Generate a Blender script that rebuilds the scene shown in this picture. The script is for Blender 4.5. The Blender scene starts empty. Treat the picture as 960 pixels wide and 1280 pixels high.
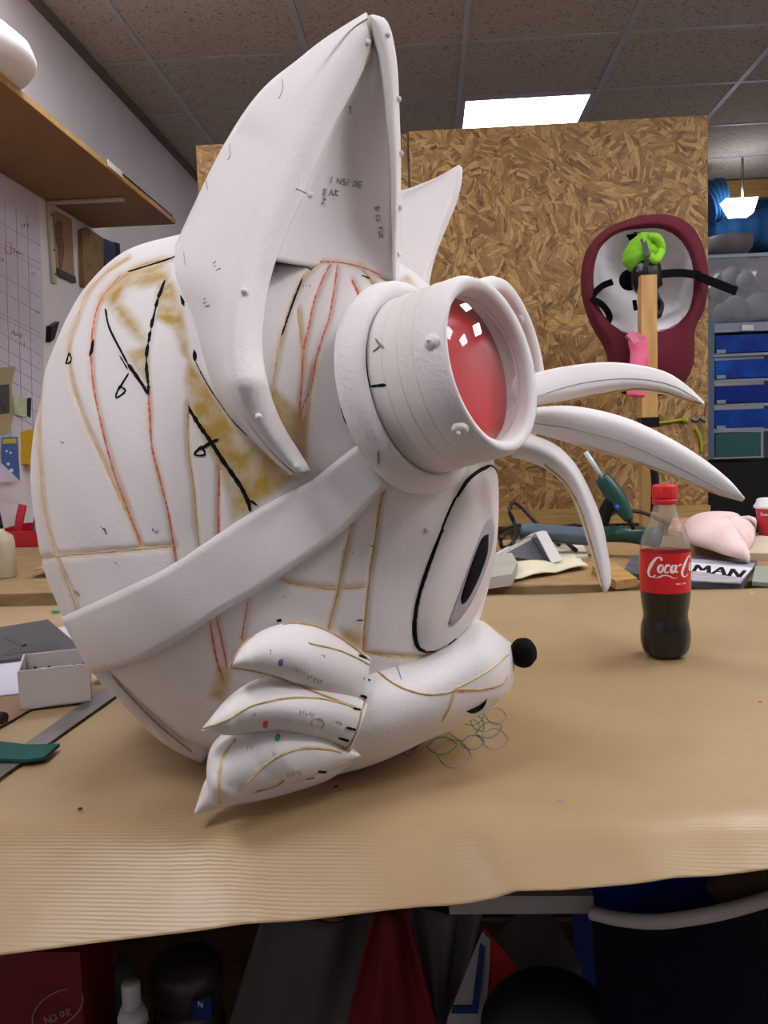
import bpy, math, random
import numpy as np
from mathutils import Vector, Matrix
from mathutils.bvhtree import BVHTree
random.seed(7); rng = np.random.default_rng(7)
SC = bpy.context.scene; COL = SC.collection
PI = math.pi
# ------------------------------------------------------------------ camera
F = 1072.0; PITCH = math.radians(5.2); YAW = math.radians(3.2); ROLL = math.radians(-2)
CAM = Vector((0, 0, 1.21))
RM = Matrix.Rotation(YAW, 3, 'Z') @ Matrix.Rotation(PI/2-PITCH, 3, 'X') @ Matrix.Rotation(ROLL, 3, 'Z')
cd = bpy.data.cameras.new('camera'); cam = bpy.data.objects.new('camera', cd); COL.objects.link(cam)
cam.matrix_world = Matrix.Translation(CAM) @ RM.to_4x4()
cd.sensor_fit = 'VERTICAL'; cd.sensor_height = 32.0; cd.lens = 32.0*F/1280; cd.clip_start = 0.02
SC.camera = cam
# ------------------------------------------------------------------ world / exposure
w = bpy.data.worlds.new('world'); SC.world = w; w.use_nodes = True
w.node_tree.nodes['Background'].inputs[0].default_value = (0.75, 0.82, 1, 1)
w.node_tree.nodes['Background'].inputs[1].default_value = 0.3
SC.view_settings.view_transform = 'Standard'; SC.view_settings.look = 'None'
SC.view_settings.gamma = 1; SC.view_settings.use_curve_mapping = False
SC.view_settings.exposure = 0.12
PANEL_E = 20.0        # strength of the ceiling light panels
# ------------------------------------------------------------------ pixel <-> world helpers (to set things at measured places)
RIGHT = RM @ Vector((1, 0, 0)); UP = RM @ Vector((0, 1, 0)); FWD = RM @ Vector((0, 0, -1))
def ray(x, y): return RM @ Vector(((x-480)/F, -(y-640)/F, -1))
def P(x, y, d): return CAM + ray(x, y)*d
def plane(x, y, ax, k):
    r = ray(x, y); return CAM + r*((k-CAM[ax])/r[ax])
TZ = 0.90                                    # table top height
def T(x, y, z=TZ): return plane(x, y, 2, z)
def B(x, y, k): return plane(x, y, 1, k)
def W(x, y, k=-1.42): return plane(x, y, 0, k)
def proj(p):
    q = RM.transposed() @ (Vector(p)-CAM); return (480+F*q.x/-q.z, 640-F*q.y/-q.z)
# ------------------------------------------------------------------ materials
MATS = {}
def nodes(name):
    m = bpy.data.materials.new(name); m.use_nodes = True
    nt = m.node_tree; return m, nt, nt.nodes['Principled BSDF']
def hexc(c):
    if isinstance(c, str):
        c = c.lstrip('#'); v = [int(c[i:i+2], 16)/255 for i in (0, 2, 4)]
        return tuple((x/12.92 if x < .04045 else ((x+.055)/1.055)**2.4) for x in v)+(1,)
    return tuple(c)+(1,) if len(c) == 3 else c
def mat(name, col, rough=.6, metal=0, var=.06, vscale=8, bump=0, bscale=60, emit=0, spec=.5, stretch=None, col2=None, sss=0, coords='Object', **kw):
    if name in MATS: return MATS[name]
    m, nt, b = nodes(name); L = nt.links.new; N = nt.nodes.new
    c = hexc(col); b.inputs['Roughness'].default_value = rough; b.inputs['Metallic'].default_value = metal
    b.inputs['Specular IOR Level'].default_value = spec
    tc = N('ShaderNodeTexCoord'); mp = N('ShaderNodeMapping'); L(tc.outputs[coords], mp.inputs[0])
    if stretch: mp.inputs['Scale'].default_value = stretch
    nz = N('ShaderNodeTexNoise'); nz.inputs['Scale'].default_value = vscale; nz.inputs['Detail'].default_value = 4
    L(mp.outputs[0], nz.inputs['Vector'])
    rp = N('ShaderNodeValToRGB'); L(nz.outputs[0], rp.inputs[0])
    c2 = hexc(col2) if col2 else tuple(max(0, x*(1-var*2)) for x in c[:3])+(1,)
    rp.color_ramp.elements[0].position = .3; rp.color_ramp.elements[1].position = .7
    rp.color_ramp.elements[0].color = c2; rp.color_ramp.elements[1].color = c
    L(rp.outputs[0], b.inputs['Base Color'])
    if emit:
        b.inputs['Emission Color'].default_value = c; b.inputs['Emission Strength'].default_value = emit
    if bump:
        n2 = N('ShaderNodeTexNoise'); n2.inputs['Scale'].default_value = bscale; n2.inputs['Detail'].default_value = 3
        L(mp.outputs[0], n2.inputs['Vector'])
        bp = N('ShaderNodeBump'); bp.inputs['Strength'].default_value = min(1, bump); bp.inputs['Distance'].default_value = .002
        L(n2.outputs[0], bp.inputs['Height']); L(bp.outputs[0], b.inputs['Normal'])
    if sss:
        b.inputs['Subsurface Weight'].default_value = sss; b.inputs['Subsurface Scale'].default_value = .01
    if 'coat' in kw: b.inputs['Coat Weight'].default_value = kw['coat']
    MATS[name] = m; return m
def clear(name, tint=(1, 1, 1), ior=1.45, haze=0.0, hazecol=(.8, .8, .8)):
    m = bpy.data.materials.new(name); m.use_nodes = True; nt = m.node_tree; nt.nodes.clear(); L = nt.links.new; N = nt.nodes.new
    o = N('ShaderNodeOutputMaterial'); tr = N('ShaderNodeBsdfTransparent'); tr.inputs[0].default_value = tint+(1,)
    g = N('ShaderNodeBsdfGlossy'); g.inputs['Roughness'].default_value = .03
    lw = N('ShaderNodeLayerWeight'); pw = N('ShaderNodeMath'); pw.operation = 'POWER'; pw.inputs[1].default_value = 3.5; L(lw.outputs['Facing'], pw.inputs[0]); f = N('ShaderNodeMath'); f.operation = 'MULTIPLY_ADD'; f.inputs[1].default_value = .55; f.inputs[2].default_value = ((ior-1)/(ior+1))**2; L(pw.outputs[0], f.inputs[0])
    mx = N('ShaderNodeMixShader'); L(f.outputs[0], mx.inputs[0]); L(g.outputs[0], mx.inputs[2])
    if haze:
        d = N('ShaderNodeBsdfDiffuse'); d.inputs[0].default_value = hazecol+(1,)
        m2 = N('ShaderNodeMixShader'); m2.inputs[0].default_value = haze
        L(tr.outputs[0], m2.inputs[1]); L(d.outputs[0], m2.inputs[2]); L(m2.outputs[0], mx.inputs[1])
    else: L(tr.outputs[0], mx.inputs[1])
    L(mx.outputs[0], o.inputs[0]); return m
# foam: off-white with a fine pore bump; the skull version reads glue stains from a vertex attribute
def foam_mat(name, col='#e9e4e2', bump=.35, bscale=420, attr=False):
    m, nt, b = nodes(name); L = nt.links.new; N = nt.nodes.new
    b.inputs['Roughness'].default_value = .78; b.inputs['Specular IOR Level'].default_value = .25
    tc = N('ShaderNodeTexCoord')
    nz = N('ShaderNodeTexNoise'); nz.inputs['Scale'].default_value = 9; L(tc.outputs['Object'], nz.inputs['Vector'])
    mx = N('ShaderNodeMix'); mx.data_type = 'RGBA'; c = hexc(col)
    mx.inputs[6].default_value = c; mx.inputs[7].default_value = (c[0]*.95, c[1]*.93, c[2]*.9, 1)
    L(nz.outputs[0], mx.inputs[0]); last = mx.outputs[2]
    if attr:
        for an, cc in (('stain', '#b89748'), ('glue', '#d0a970'), ('pink', '#dda890')):
            at = N('ShaderNodeAttribute'); at.attribute_name = an
            n3 = N('ShaderNodeTexNoise'); n3.inputs['Scale'].default_value = 55; n3.inputs['Detail'].default_value = 5
            L(tc.outputs['Object'], n3.inputs['Vector'])
            mr = N('ShaderNodeMapRange'); mr.inputs[1].default_value = .3; mr.inputs[2].default_value = .62; mr.inputs[3].default_value = .35
            L(n3.outputs[0], mr.inputs[0])
            mu = N('ShaderNodeMath'); mu.operation = 'MULTIPLY'; L(at.outputs['Fac'], mu.inputs[0]); L(mr.outputs[0], mu.inputs[1])
            m2 = N('ShaderNodeMix'); m2.data_type = 'RGBA'; L(mu.outputs[0], m2.inputs[0]); L(last, m2.inputs[6])
            m2.inputs[7].default_value = hexc(cc); last = m2.outputs[2]
    L(last, b.inputs['Base Color'])
    n2 = N('ShaderNodeTexNoise'); n2.inputs['Scale'].default_value = bscale; n2.inputs['Detail'].default_value = 2; L(tc.outputs['Object'], n2.inputs['Vector'])
    n4 = N('ShaderNodeTexNoise'); n4.inputs['Scale'].default_value = 60; L(tc.outputs['Object'], n4.inputs['Vector'])
    ad = N('ShaderNodeMath'); ad.operation = 'MULTIPLY_ADD'; ad.inputs[1].default_value = .6; L(n4.outputs[0], ad.inputs[0]); L(n2.outputs[0], ad.inputs[2])
    bp = N('ShaderNodeBump'); bp.inputs['Strength'].default_value = bump; bp.inputs['Distance'].default_value = .0015
    L(ad.outputs[0], bp.inputs['Height']); L(bp.outputs[0], b.inputs['Normal'])
    return m
M_FOAM = foam_mat('foam', bump=.15)
M_ROUGH = foam_mat('rough_cut_foam', bump=.45, bscale=260)
M_SKULL = foam_mat('glued_foam', bump=.22, attr=True)
M_GLUE = mat('dried_glue', '#cfae78', .6, var=.25, vscale=120, col2='#a98558')
M_GLUEY = mat('yellow_glue', '#dccda0', .6, var=.2, vscale=90, col2='#c2a86c')
M_GRED = mat('orange_red_glue', '#d98a5c', .6, vscale=110, col2='#c96a4a')
M_GPINK = mat('pink_glue', '#e3b5a2', .6, vscale=110, col2='#cf9279')
M_PEN = mat('black_marker', '#100f10', .8, vscale=150, col2='#201f20', spec=.1)
M_PENCIL = mat('pencil', '#a09c9a', .8, vscale=200, col2='#b0acaa')
M_BLACK = mat('black_plastic', '#09090b', .35, var=.1, spec=.3)
M_WHITE = mat('white_plastic', '#e8e6e2', .3)
M_METAL = mat('steel', '#9a9896', .35, 1, var=.15, vscale=60)
M_RED = mat('red_card', '#c81e28', .5)
# kraft paper: fine ribs across + crumple bump
def kraft():
    m, nt, b = nodes('kraft_paper'); L = nt.links.new; N = nt.nodes.new
    tc = N('ShaderNodeTexCoord')
    nz = N('ShaderNodeTexNoise'); nz.inputs['Scale'].default_value = 3.5; nz.inputs['Detail'].default_value = 6; L(tc.outputs['Object'], nz.inputs['Vector'])
    rp = N('ShaderNodeValToRGB'); L(nz.outputs[0], rp.inputs[0]); rp.color_ramp.elements[0].position = .3; rp.color_ramp.elements[1].position = .7
    rp.color_ramp.elements[0].color = hexc('#a08560'); rp.color_ramp.elements[1].color = hexc('#b39a72')
    L(rp.outputs[0], b.inputs['Base Color']); b.inputs['Roughness'].default_value = .34; b.inputs['Specular IOR Level'].default_value = .45
    mp = N('ShaderNodeMapping'); mp.inputs['Rotation'].default_value = (0, 0, math.radians(1)); L(tc.outputs['Object'], mp.inputs[0])
    wv = N('ShaderNodeTexWave'); wv.bands_direction = 'Y'; wv.inputs['Scale'].default_value = 120; wv.inputs['Distortion'].default_value = .6; wv.inputs['Detail'].default_value = 0
    L(mp.outputs[0], wv.inputs['Vector'])
    n2 = N('ShaderNodeTexNoise'); n2.inputs['Scale'].default_value = 7; n2.inputs['Detail'].default_value = 3; L(tc.outputs['Object'], n2.inputs['Vector'])
    b1 = N('ShaderNodeBump'); b1.inputs['Strength'].default_value = .55; b1.inputs['Distance'].default_value = .012; L(n2.outputs[0], b1.inputs['Height'])
    b2 = N('ShaderNodeBump'); b2.inputs['Strength'].default_value = .13; b2.inputs['Distance'].default_value = .0008; L(wv.outputs['Fac'], b2.inputs['Height'])
    L(b1.outputs[0], b2.inputs['Normal']); L(b2.outputs[0], b.inputs['Normal']); return m
M_KRAFT = kraft()
def osb():
    m, nt, b = nodes('osb'); L = nt.links.new; N = nt.nodes.new
    tc = N('ShaderNodeTexCoord')
    nd = N('ShaderNodeTexNoise'); nd.inputs['Scale'].default_value = 14; L(tc.outputs['Object'], nd.inputs['Vector'])
    dm = N('ShaderNodeVectorMath'); dm.operation = 'MULTIPLY_ADD'; dm.inputs[1].default_value = (.012, .012, .012); L(nd.outputs['Color'], dm.inputs[0]); L(tc.outputs['Object'], dm.inputs[2])
    last = None; colr = None
    for k, sc_ in enumerate((16, 24, 11)):
        off = N('ShaderNodeVectorMath'); off.operation = 'ADD'; off.inputs[1].default_value = (k*3.1, k*1.7, k*5.3); L(dm.outputs[0], off.inputs[0])
        vo = N('ShaderNodeTexVoronoi'); vo.inputs['Scale'].default_value = sc_; L(off.outputs[0], vo.inputs['Vector'])
        sp = N('ShaderNodeSeparateColor'); L(vo.outputs['Color'], sp.inputs[0])
        an = N('ShaderNodeMath'); an.operation = 'MULTIPLY'; an.inputs[1].default_value = 3.14; L(sp.outputs[0], an.inputs[0])
        vr = N('ShaderNodeVectorRotate'); vr.rotation_type = 'Y_AXIS'; L(off.outputs[0], vr.inputs['Vector']); L(an.outputs[0], vr.inputs['Angle'])
        mp = N('ShaderNodeMapping'); mp.inputs['Scale'].default_value = (1, 1, 5); L(vr.outputs[0], mp.inputs[0])
        vz = N('ShaderNodeTexVoronoi'); vz.inputs['Scale'].default_value = 15; L(mp.outputs[0], vz.inputs['Vector'])
        s2 = N('ShaderNodeSeparateColor'); L(vz.outputs['Color'], s2.inputs[0])
        nn = N('ShaderNodeTexNoise'); nn.inputs['Scale'].default_value = 45; nn.inputs['Detail'].default_value = 3; L(mp.outputs[0], nn.inputs['Vector'])
        av = N('ShaderNodeMath'); av.operation = 'MULTIPLY_ADD'; av.inputs[1].default_value = .42; L(s2.outputs[1], av.inputs[0])
        a2 = N('ShaderNodeMath'); a2.operation = 'MULTIPLY'; a2.inputs[1].default_value = .58; L(nn.outputs[0], a2.inputs[0]); L(a2.outputs[0], av.inputs[2])
        if last is None: last = av.outputs[0]
        else:
            mx = N('ShaderNodeMix'); mx.inputs[0].default_value = .5
            cmp = N('ShaderNodeMath'); cmp.operation = 'GREATER_THAN'; cmp.inputs[1].default_value = .55; L(sp.outputs[2], cmp.inputs[0]); L(cmp.outputs[0], mx.inputs[0])
            L(last, mx.inputs[2]); L(av.outputs[0], mx.inputs[3]); last = mx.outputs[0]
    rp = N('ShaderNodeValToRGB'); L(last, rp.inputs[0]); e = rp.color_ramp.elements
    e[0].position = .22; e[0].color = hexc('#523618'); e[1].position = .74; e[1].color = hexc('#c29c60')
    x = e.new(.3); x.color = hexc('#79562b'); x = e.new(.5); x.color = hexc('#98723f')
    L(rp.outputs[0], b.inputs['Base Color']); b.inputs['Roughness'].default_value = .6
    bp = N('ShaderNodeBump'); bp.inputs['Strength'].default_value = .25; bp.inputs['Distance'].default_value = .002; L(last, bp.inputs['Height']); L(bp.outputs[0], b.inputs['Normal'])
    return m
M_OSB = osb()
M_PINE = mat('pine_timber', '#c99f63', .6, vscale=6, stretch=(14, 14, 1.2), col2='#b08548')
M_PINEH = mat('pine_rail', '#bd9455', .6, vscale=6, stretch=(1.2, 14, 14), col2='#a07a40')
M_MDF = mat('brown_board', '#8d6a45', .7, vscale=5, col2='#80603d')
M_PLY = mat('worn_ply', '#a98a5d', .65, vscale=9, stretch=(2, 8, 8), col2='#8b6d44')
M_WALL = mat('painted_wall', '#e2dcdc', .85, vscale=3, var=.03, bump=.3, bscale=30)
def tile_mat():
    m, nt, b = nodes('ceiling_tile'); L = nt.links.new; N = nt.nodes.new
    tc = N('ShaderNodeTexCoord'); n1 = N('ShaderNodeTexNoise'); n1.inputs['Scale'].default_value = 90; n1.inputs['Detail'].default_value = 3
    L(tc.outputs['Object'], n1.inputs['Vector'])
    rp = N('ShaderNodeValToRGB'); L(n1.outputs[0], rp.inputs[0]); rp.color_ramp.elements[0].position = .34; rp.color_ramp.elements[1].position = .44
    rp.color_ramp.elements[0].color = hexc('#8d8074'); rp.color_ramp.elements[1].color = hexc('#b9aea2')
    L(rp.outputs[0], b.inputs['Base Color']); b.inputs['Roughness'].default_value = .95; b.inputs['Specular IOR Level'].default_value = .1
    bp = N('ShaderNodeBump'); bp.inputs['Strength'].default_value = .5; bp.inputs['Distance'].default_value = .002; L(n1.outputs[0], bp.inputs['Height']); L(bp.outputs[0], b.inputs['Normal'])
    return m
M_TILE = tile_mat()
M_GRID = mat('grid_metal', '#b2b0b4', .5, .0)
# ------------------------------------------------------------------ object helpers
ORG = {}
def org(o): return ORG.get(o.name, Vector((0, 0, 0))) if o else Vector((0, 0, 0))
def setp(o, label=None, cat=None, group=None, kind=None):
    if label: o['label'] = label
    if cat: o['category'] = cat
    if group: o['group'] = group
    if kind: o['kind'] = kind
    return o
def thing(name, loc, label, cat, group=None, kind=None):
    o = bpy.data.objects.new(name, None); COL.objects.link(o); o.empty_display_size = .02
    o.location = Vector(loc); ORG[o.name] = Vector(loc); return setp(o, label, cat, group, kind)
def ob(name, V, Fc, m, parent=None, smooth=True, **pr):
    V = [Vector(v) for v in V]
    if parent is not None: o0 = org(parent)
    else:
        xs = [v.x for v in V]; ys = [v.y for v in V]
        o0 = Vector(((min(xs)+max(xs))/2, (min(ys)+max(ys))/2, min(v.z for v in V)))
    me = bpy.data.meshes.new(name); me.from_pydata([v-o0 for v in V], [], Fc); me.update()
    if isinstance(m, (list, tuple)):
        for q in m: me.materials.append(q)
    else: me.materials.append(m)
    if smooth: me.polygons.foreach_set('use_smooth', [True]*len(me.polygons))
    o = bpy.data.objects.new(name, me); COL.objects.link(o)
    if parent is not None: o.parent = parent
    else: o.location = o0
    ORG[o.name] = o0
    return setp(o, pr.get('label'), pr.get('cat'), pr.get('group'), pr.get('kind'))
def recalc(o, ang=None):
    import bmesh
    bm = bmesh.new(); bm.from_mesh(o.data); bmesh.ops.recalc_face_normals(bm, faces=bm.faces); bm.to_mesh(o.data); bm.free(); return o
def bevel(o, wd=.003, seg=2):
    md = o.modifiers.new('bevel', 'BEVEL'); md.width = wd; md.segments = seg; md.limit_method = 'ANGLE'; return o
def basis(rz=0): return Matrix.Rotation(rz, 3, 'Z')
def box(c, s, R=None):
    V = []; 
    for dz in (-.5, .5):
        for dx, dy in ((-.5, -.5), (.5, -.5), (.5, .5), (-.5, .5)):
            v = Vector((dx*s[0], dy*s[1], dz*s[2]))
            V.append(Vector(c)+(R @ v if R else v))
    return V, [(3, 2, 1, 0), (4, 5, 6, 7), (0, 1, 5, 4), (1, 2, 6, 5), (2, 3, 7, 6), (3, 0, 4, 7)]
def join(*gs):
    V = []; Fc = []
    for v, f in gs:
        n = len(V); V += list(v); Fc += [tuple(i+n for i in q) for q in f]
    return V, Fc
def catm(pts, n):
    p = np.array(pts, float)
    if p.ndim == 1: p = p[:, None]
    if len(p) == 2: t = np.linspace(0, 1, n)[:, None]; return p[0]*(1-t)+p[1]*t
    q = np.vstack([2*p[0]-p[1], p, 2*p[-1]-p[-2]])
    seg = np.linalg.norm(np.diff(p, axis=0), axis=1)+1e-9; cum = np.r_[0, np.cumsum(seg)]
    u = np.linspace(0, cum[-1], n); i = np.clip(np.searchsorted(cum, u, 'right')-1, 0, len(seg)-1)
    t = ((u-cum[i])/seg[i])[:, None]
    a, b, c, d = q[i], q[i+1], q[i+2], q[i+3]
    return .5*((2*b)+(-a+c)*t+(2*a-5*b+4*c-d)*t*t+(-a+3*b-3*c+d)*t**3)
def plen(pts): return float(np.linalg.norm(np.diff(np.array(pts, float)[:, :2], axis=0), axis=1).sum())
def grid_faces(nr, nc, wrap=False):
    Fc = []
    for i in range(nr-1):
        for j in range(nc if wrap else nc-1):
            k = (j+1) % nc; Fc.append((i*nc+j, i*nc+k, (i+1)*nc+k, (i+1)*nc+j))
    return Fc
def lathe(prof, c, n=32, axis=None, caps=True, fn=None):
    """prof: (r, h); axis direction; c base"""
    ax = Vector(axis or (0, 0, 1)).normalized(); u = ax.orthogonal().normalized(); v = ax.cross(u); V = []
    for r, h in prof:
        for j in range(n):
            a = 2*PI*j/n; rr = r*(fn(a, h) if fn else 1)
            V.append(Vector(c)+ax*h+(u*math.cos(a)+v*math.sin(a))*rr)
    Fc = grid_faces(len(prof), n, True)
    if caps: Fc += [tuple(range(n))[::-1], tuple((len(prof)-1)*n+j for j in range(n))]
    return V, Fc
def tube(pts, r, n=8, res=None):
    p = catm([tuple(q) for q in pts], res or max(len(pts)*6, 8)) if len(pts) > 2 else np.array([tuple(q) for q in pts])
    p = [Vector(q) for q in p]; V = []; rr = r if callable(r) else (lambda t: r)
    up = Vector((0.13, .21, 1)).normalized()
    for i, q in enumerate(p):
        t = (p[min(i+1, len(p)-1)]-p[max(i-1, 0)]).normalized(); a = t.cross(up).normalized(); b = a.cross(t)
        for j in range(n):
            an = 2*PI*j/n; V.append(q+(a*math.cos(an)+b*math.sin(an))*rr(i/(len(p)-1)))
    return V, grid_faces(len(p), n, True)+[tuple(range(n))[::-1], tuple((len(p)-1)*n+j for j in range(n))]
def sphere(c, r, n=16, m=10, sc=(1, 1, 1), R=None):
    V = []
    for i in range(m+1):
        a = PI*i/m
        for j in range(n):
            b = 2*PI*j/n; v = Vector((math.sin(a)*math.cos(b)*sc[0], math.sin(a)*math.sin(b)*sc[1], -math.cos(a)*sc[2]))*r
            V.append(Vector(c)+(R @ v if R else v))
    return V, grid_faces(m+1, n, True)
def prism(poly, off):
    """closed polygon of 3D points extruded by vector off"""
    n = len(poly); V = [Vector(p) for p in poly]+[Vector(p)+Vector(off) for p in poly]
    return V, [tuple(range(n)), tuple(range(2*n-1, n-1, -1))]+[(i, n+i, n+(i+1) % n, (i+1) % n) for i in range(n)]
def loft(rings, caps=True, wrap=True):
    n = len(rings[0]); V = [Vector(p) for r in rings for p in r]
    Fc = grid_faces(len(rings), n, wrap)
    if caps: Fc += [tuple(range(n))[::-1], tuple((len(rings)-1)*n+j for j in range(n))]
    return V, Fc
def bvh_of(o):
    o0 = ORG[o.name]
    return BVHTree.FromPolygons([v.co+o0 for v in o.data.vertices], [tuple(p.vertices) for p in o.data.polygons])
def hit(bvhs, x, y, guess=None):
    d = ray(x, y).normalized(); best = None
    for b in bvhs:
        h = b.ray_cast(CAM, d)
        if h[0] is not None and (best is None or h[3] < best[2]):
            n = h[1]; n = -n if n.dot(d) > 0 else n
            best = (h[0], n, h[3])
    return best
def depth_at(bvhs, x, y, default):
    h = hit(bvhs, x, y)
    return (h[0]-CAM).dot(FWD) if h else default
def line(pts, wd, m, bvhs, name, parent, off=.0004, h=.0008, smooth=True, jit=.2, taper=True, **pr):
    """a raised bead or pen stroke that lies on a surface"""
    n = max(3, int(plen(pts)/3.0)); p = catm(pts, n) if (smooth and len(pts) > 2) else np.vstack([catm(pts[i:i+2], max(2, int(plen(pts[i:i+2])/3))) for i in range(len(pts)-1)])
    S = []
    for q in p:
        r = hit(bvhs, q[0], q[1])
        if r: S.append((r[0], r[1]))
    if len(S) < 2: return None
    rings = []
    for i, (c, nn) in enumerate(S):
        t = (S[min(i+1, len(S)-1)][0]-S[max(i-1, 0)][0])
        if t.length < 1e-7: t = Vector((1, 0, 0))
        s = nn.cross(t).normalized(); k = 1+jit*(random.random()*2-1)
        if taper and (i == 0 or i == len(S)-1): k *= .3
        hw = wd/2*k
        rings.append([c-s*hw-nn*.0006, c-s*hw*.7+nn*(off+h*.6), c+nn*(off+h), c+s*hw*.7+nn*(off+h*.6), c+s*hw-nn*.0006])
    V, Fc = loft(rings, caps=False, wrap=False)
    return ob(name, V, Fc, m, parent, **pr)
def lines(strokes, wd, m, bvhs, name, parent, **kw):
    """several strokes of one mark, one object"""
    Vs, Fs = [], []
    for s in strokes:
        o = line(s, wd, m, bvhs, 'tmp', None, **kw)
        if o is None: continue
        o0 = ORG[o.name]; Vs2 = [v.co+o0 for v in o.data.vertices]; f = [tuple(q.vertices) for q in o.data.polygons]
        n = len(Vs); Vs += Vs2; Fs += [tuple(i+n for i in q) for q in f]
        me = o.data; bpy.data.objects.remove(o); bpy.data.meshes.remove(me)
    return ob(name, Vs, Fs, m, parent, kind='stuff' if name == 'pencil_mark' else None) if Vs else None
def patch(poly, m, bvhs, name, parent, prof=lambda t: .003, rings=14, seg=96, center=None, skirt=.004, **pr):
    """a pad that lies on a surface inside a closed outline"""
    b = catm(list(poly)+[poly[0]], seg+1)[:-1]; c = np.array(center) if center is not None else b.mean(0)
    V = []; last = [None]*seg
    h0 = hit(bvhs, *c); ax = None
    for k in range(rings+1):
        t = k/rings
        for j in range(seg):
            q = c+(b[j]-c)*t; h = hit(bvhs, q[0], q[1])
            if h: last[j] = ((h[0]-CAM).dot(FWD), h[1]); d, n = last[j]
            else: d, n = last[j] or ((h0[0]-CAM).dot(FWD), h0[1])
            V.append(P(q[0], q[1], d)+n*prof(t))
    for j in range(seg):
        d, n = last[j]; V.append(P(b[j][0], b[j][1], d)-n*skirt)
    return ob(name, V, grid_faces(rings+2, seg, True), m, parent, **pr)
# =================================================================== ROOM
setp(ob('floor', *box((.5, 1.8, -.05), (5.2, 10, .1)), mat('floor_paint', '#35322f', .7), smooth=False), kind='structure')
setp(ob('wall_left', *box((-1.47, 1.8, 1.43), (.1, 10, 2.9)), M_WALL, smooth=False), kind='structure')
setp(ob('wall_right', *box((3.15, 1.8, 1.43), (.1, 10, 2.9)), M_WALL, smooth=False), kind='structure')
setp(ob('wall_back', *box((.85, 6.85, 1.43), (4.6, .1, 2.9)), M_WALL, smooth=False), kind='structure')
setp(ob('wall_front', *box((.85, -3.25, 1.43), (4.6, .1, 2.9)), M_WALL, smooth=False), kind='structure')
CZ = 2.86; PX, PY, X0, Y0 = .68, .61, .2, 3.84
ceil = ob('ceiling', *box((.85, 1.8, CZ+.06), (4.6, 10.1, .06)), M_TILE, smooth=False, kind='structure')
xs = [X0+PX*k for k in range(-3, 6)]; ys = [Y0+PY*k for k in range(-12, 6)]
tile_me = None; LIGHTS = {(-2, -7), (1, -7), (-2, -3), (1, -4), (0, 1), (3, -6), (3, -4)}  # the panel over the left shelf is added to brighten that wall
def cell(i, j):    # i col from X0, j row from Y0
    return max(-1.42, X0+PX*i), min(3.1, X0+PX*(i+1)), Y0+PY*j, Y0+PY*(j+1)
lamp_m = mat('lamp_diffuser', '#f3f3fb', .5, emit=PANEL_E, var=0)
for i in range(-3, 5):
    for j in range(-12, 5):
        x0, x1, y0, y1 = cell(i, j)
        if x1-x0 < .05: continue
        if (i, j) in LIGHTS: continue
        ti = ob('ceiling_tile', *box(((x0+x1)/2, (y0+y1)/2, CZ+.012), (x1-x0-.02, y1-y0-.02, .02)), M_TILE, ceil, smooth=False)
for x in xs: 
    if -1.42 < x < 3.1: ob('ceiling_rail', *box((x, 1.8, CZ+.004), (.026, 10, .012)), M_GRID, ceil, smooth=False)
for y in ys: ob('ceiling_rail', *box((.85, y, CZ+.003), (4.5, .022, .010)), M_GRID, ceil, smooth=False)
for (i, j) in sorted(LIGHTS):
    x0, x1, y0, y1 = cell(i, j)
    lb = 'square fluorescent ceiling panel glowing above the chipboard partition' if (i, j) == (0, 1) else 'square ceiling light panel beyond the picture, %s' % {(-2, -7): 'above the camera on the left', (1, -7): 'above the camera on the right', (-2, -3): 'added to brighten the left wall', (1, -4): 'over the right of the table', (3, -6): 'near right wall, front', (3, -4): 'near right wall, rear'}[(i, j)]
    t = thing('ceiling_light', ((x0+x1)/2, (y0+y1)/2, CZ-.01), lb, 'ceiling light', 'ceiling light panels')
    ob('diffuser', *box(((x0+x1)/2, (y0+y1)/2, CZ+.006), (x1-x0-.06, y1-y0-.06, .01)), lamp_m, t, smooth=False)
    fr = join(*[box(c, s) for c, s in ((((x0+x1)/2, y0+.022, CZ+.002), (x1-x0-.03, .02, .02)), (((x0+x1)/2, y1-.022, CZ+.002), (x1-x0-.03, .02, .02)), ((x0+.022, (y0+y1)/2, CZ+.002), (.02, y1-y0-.05, .02)), ((x1-.022, (y0+y1)/2, CZ+.002), (.02, y1-y0-.05, .02)))])
    ob('frame', *fr, M_GRID, t, smooth=False)
setp(ob('trim_1', *box((-1.405, 1.8, CZ-.012), (.03, 10, .024)), mat('wall_angle', '#6f655c', .8), smooth=False), kind='structure')
# timber header across the opening at the back right
setp(ob('trim_2', *box((2.0, 6.2, 2.79), (2.2, .09, .12)), M_PINEH, smooth=False), kind='structure')
# =================================================================== WORKTABLE WITH KRAFT PAPER
tb = thing('worktable', (0.1, 1.1, 0), 'large timber worktable under the sheet of brown paper', 'table')
bevel(ob('table_top', *box((.12, 1.13, TZ-.022), (2.5, .94, .036)), M_PLY, tb, smooth=False))
for sx in (-1.05, 1.29):
    for sy in (.74, 1.52): ob('leg', *box((sx, sy, .43), (.07, .07, .86)), M_PINE, tb, smooth=False)
ob('lower_shelf', *box((.12, 1.16, .27), (2.3, .8, .02)), M_PLY, tb, smooth=False)
ob('added_back_shade', *box((.12, 1.58, .58), (2.4, .012, .6)), mat('dark_board', '#1b1a1e', .8), tb, smooth=False)  # added panel that keeps the space under the top dark
for sx in (-1.09, 1.33): ob('added_side_shade', *box((sx, 1.13, .44), (.012, .9, .84)), MATS['dark_board'], tb, smooth=False)  # added sides that block light from reaching under the table
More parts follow.
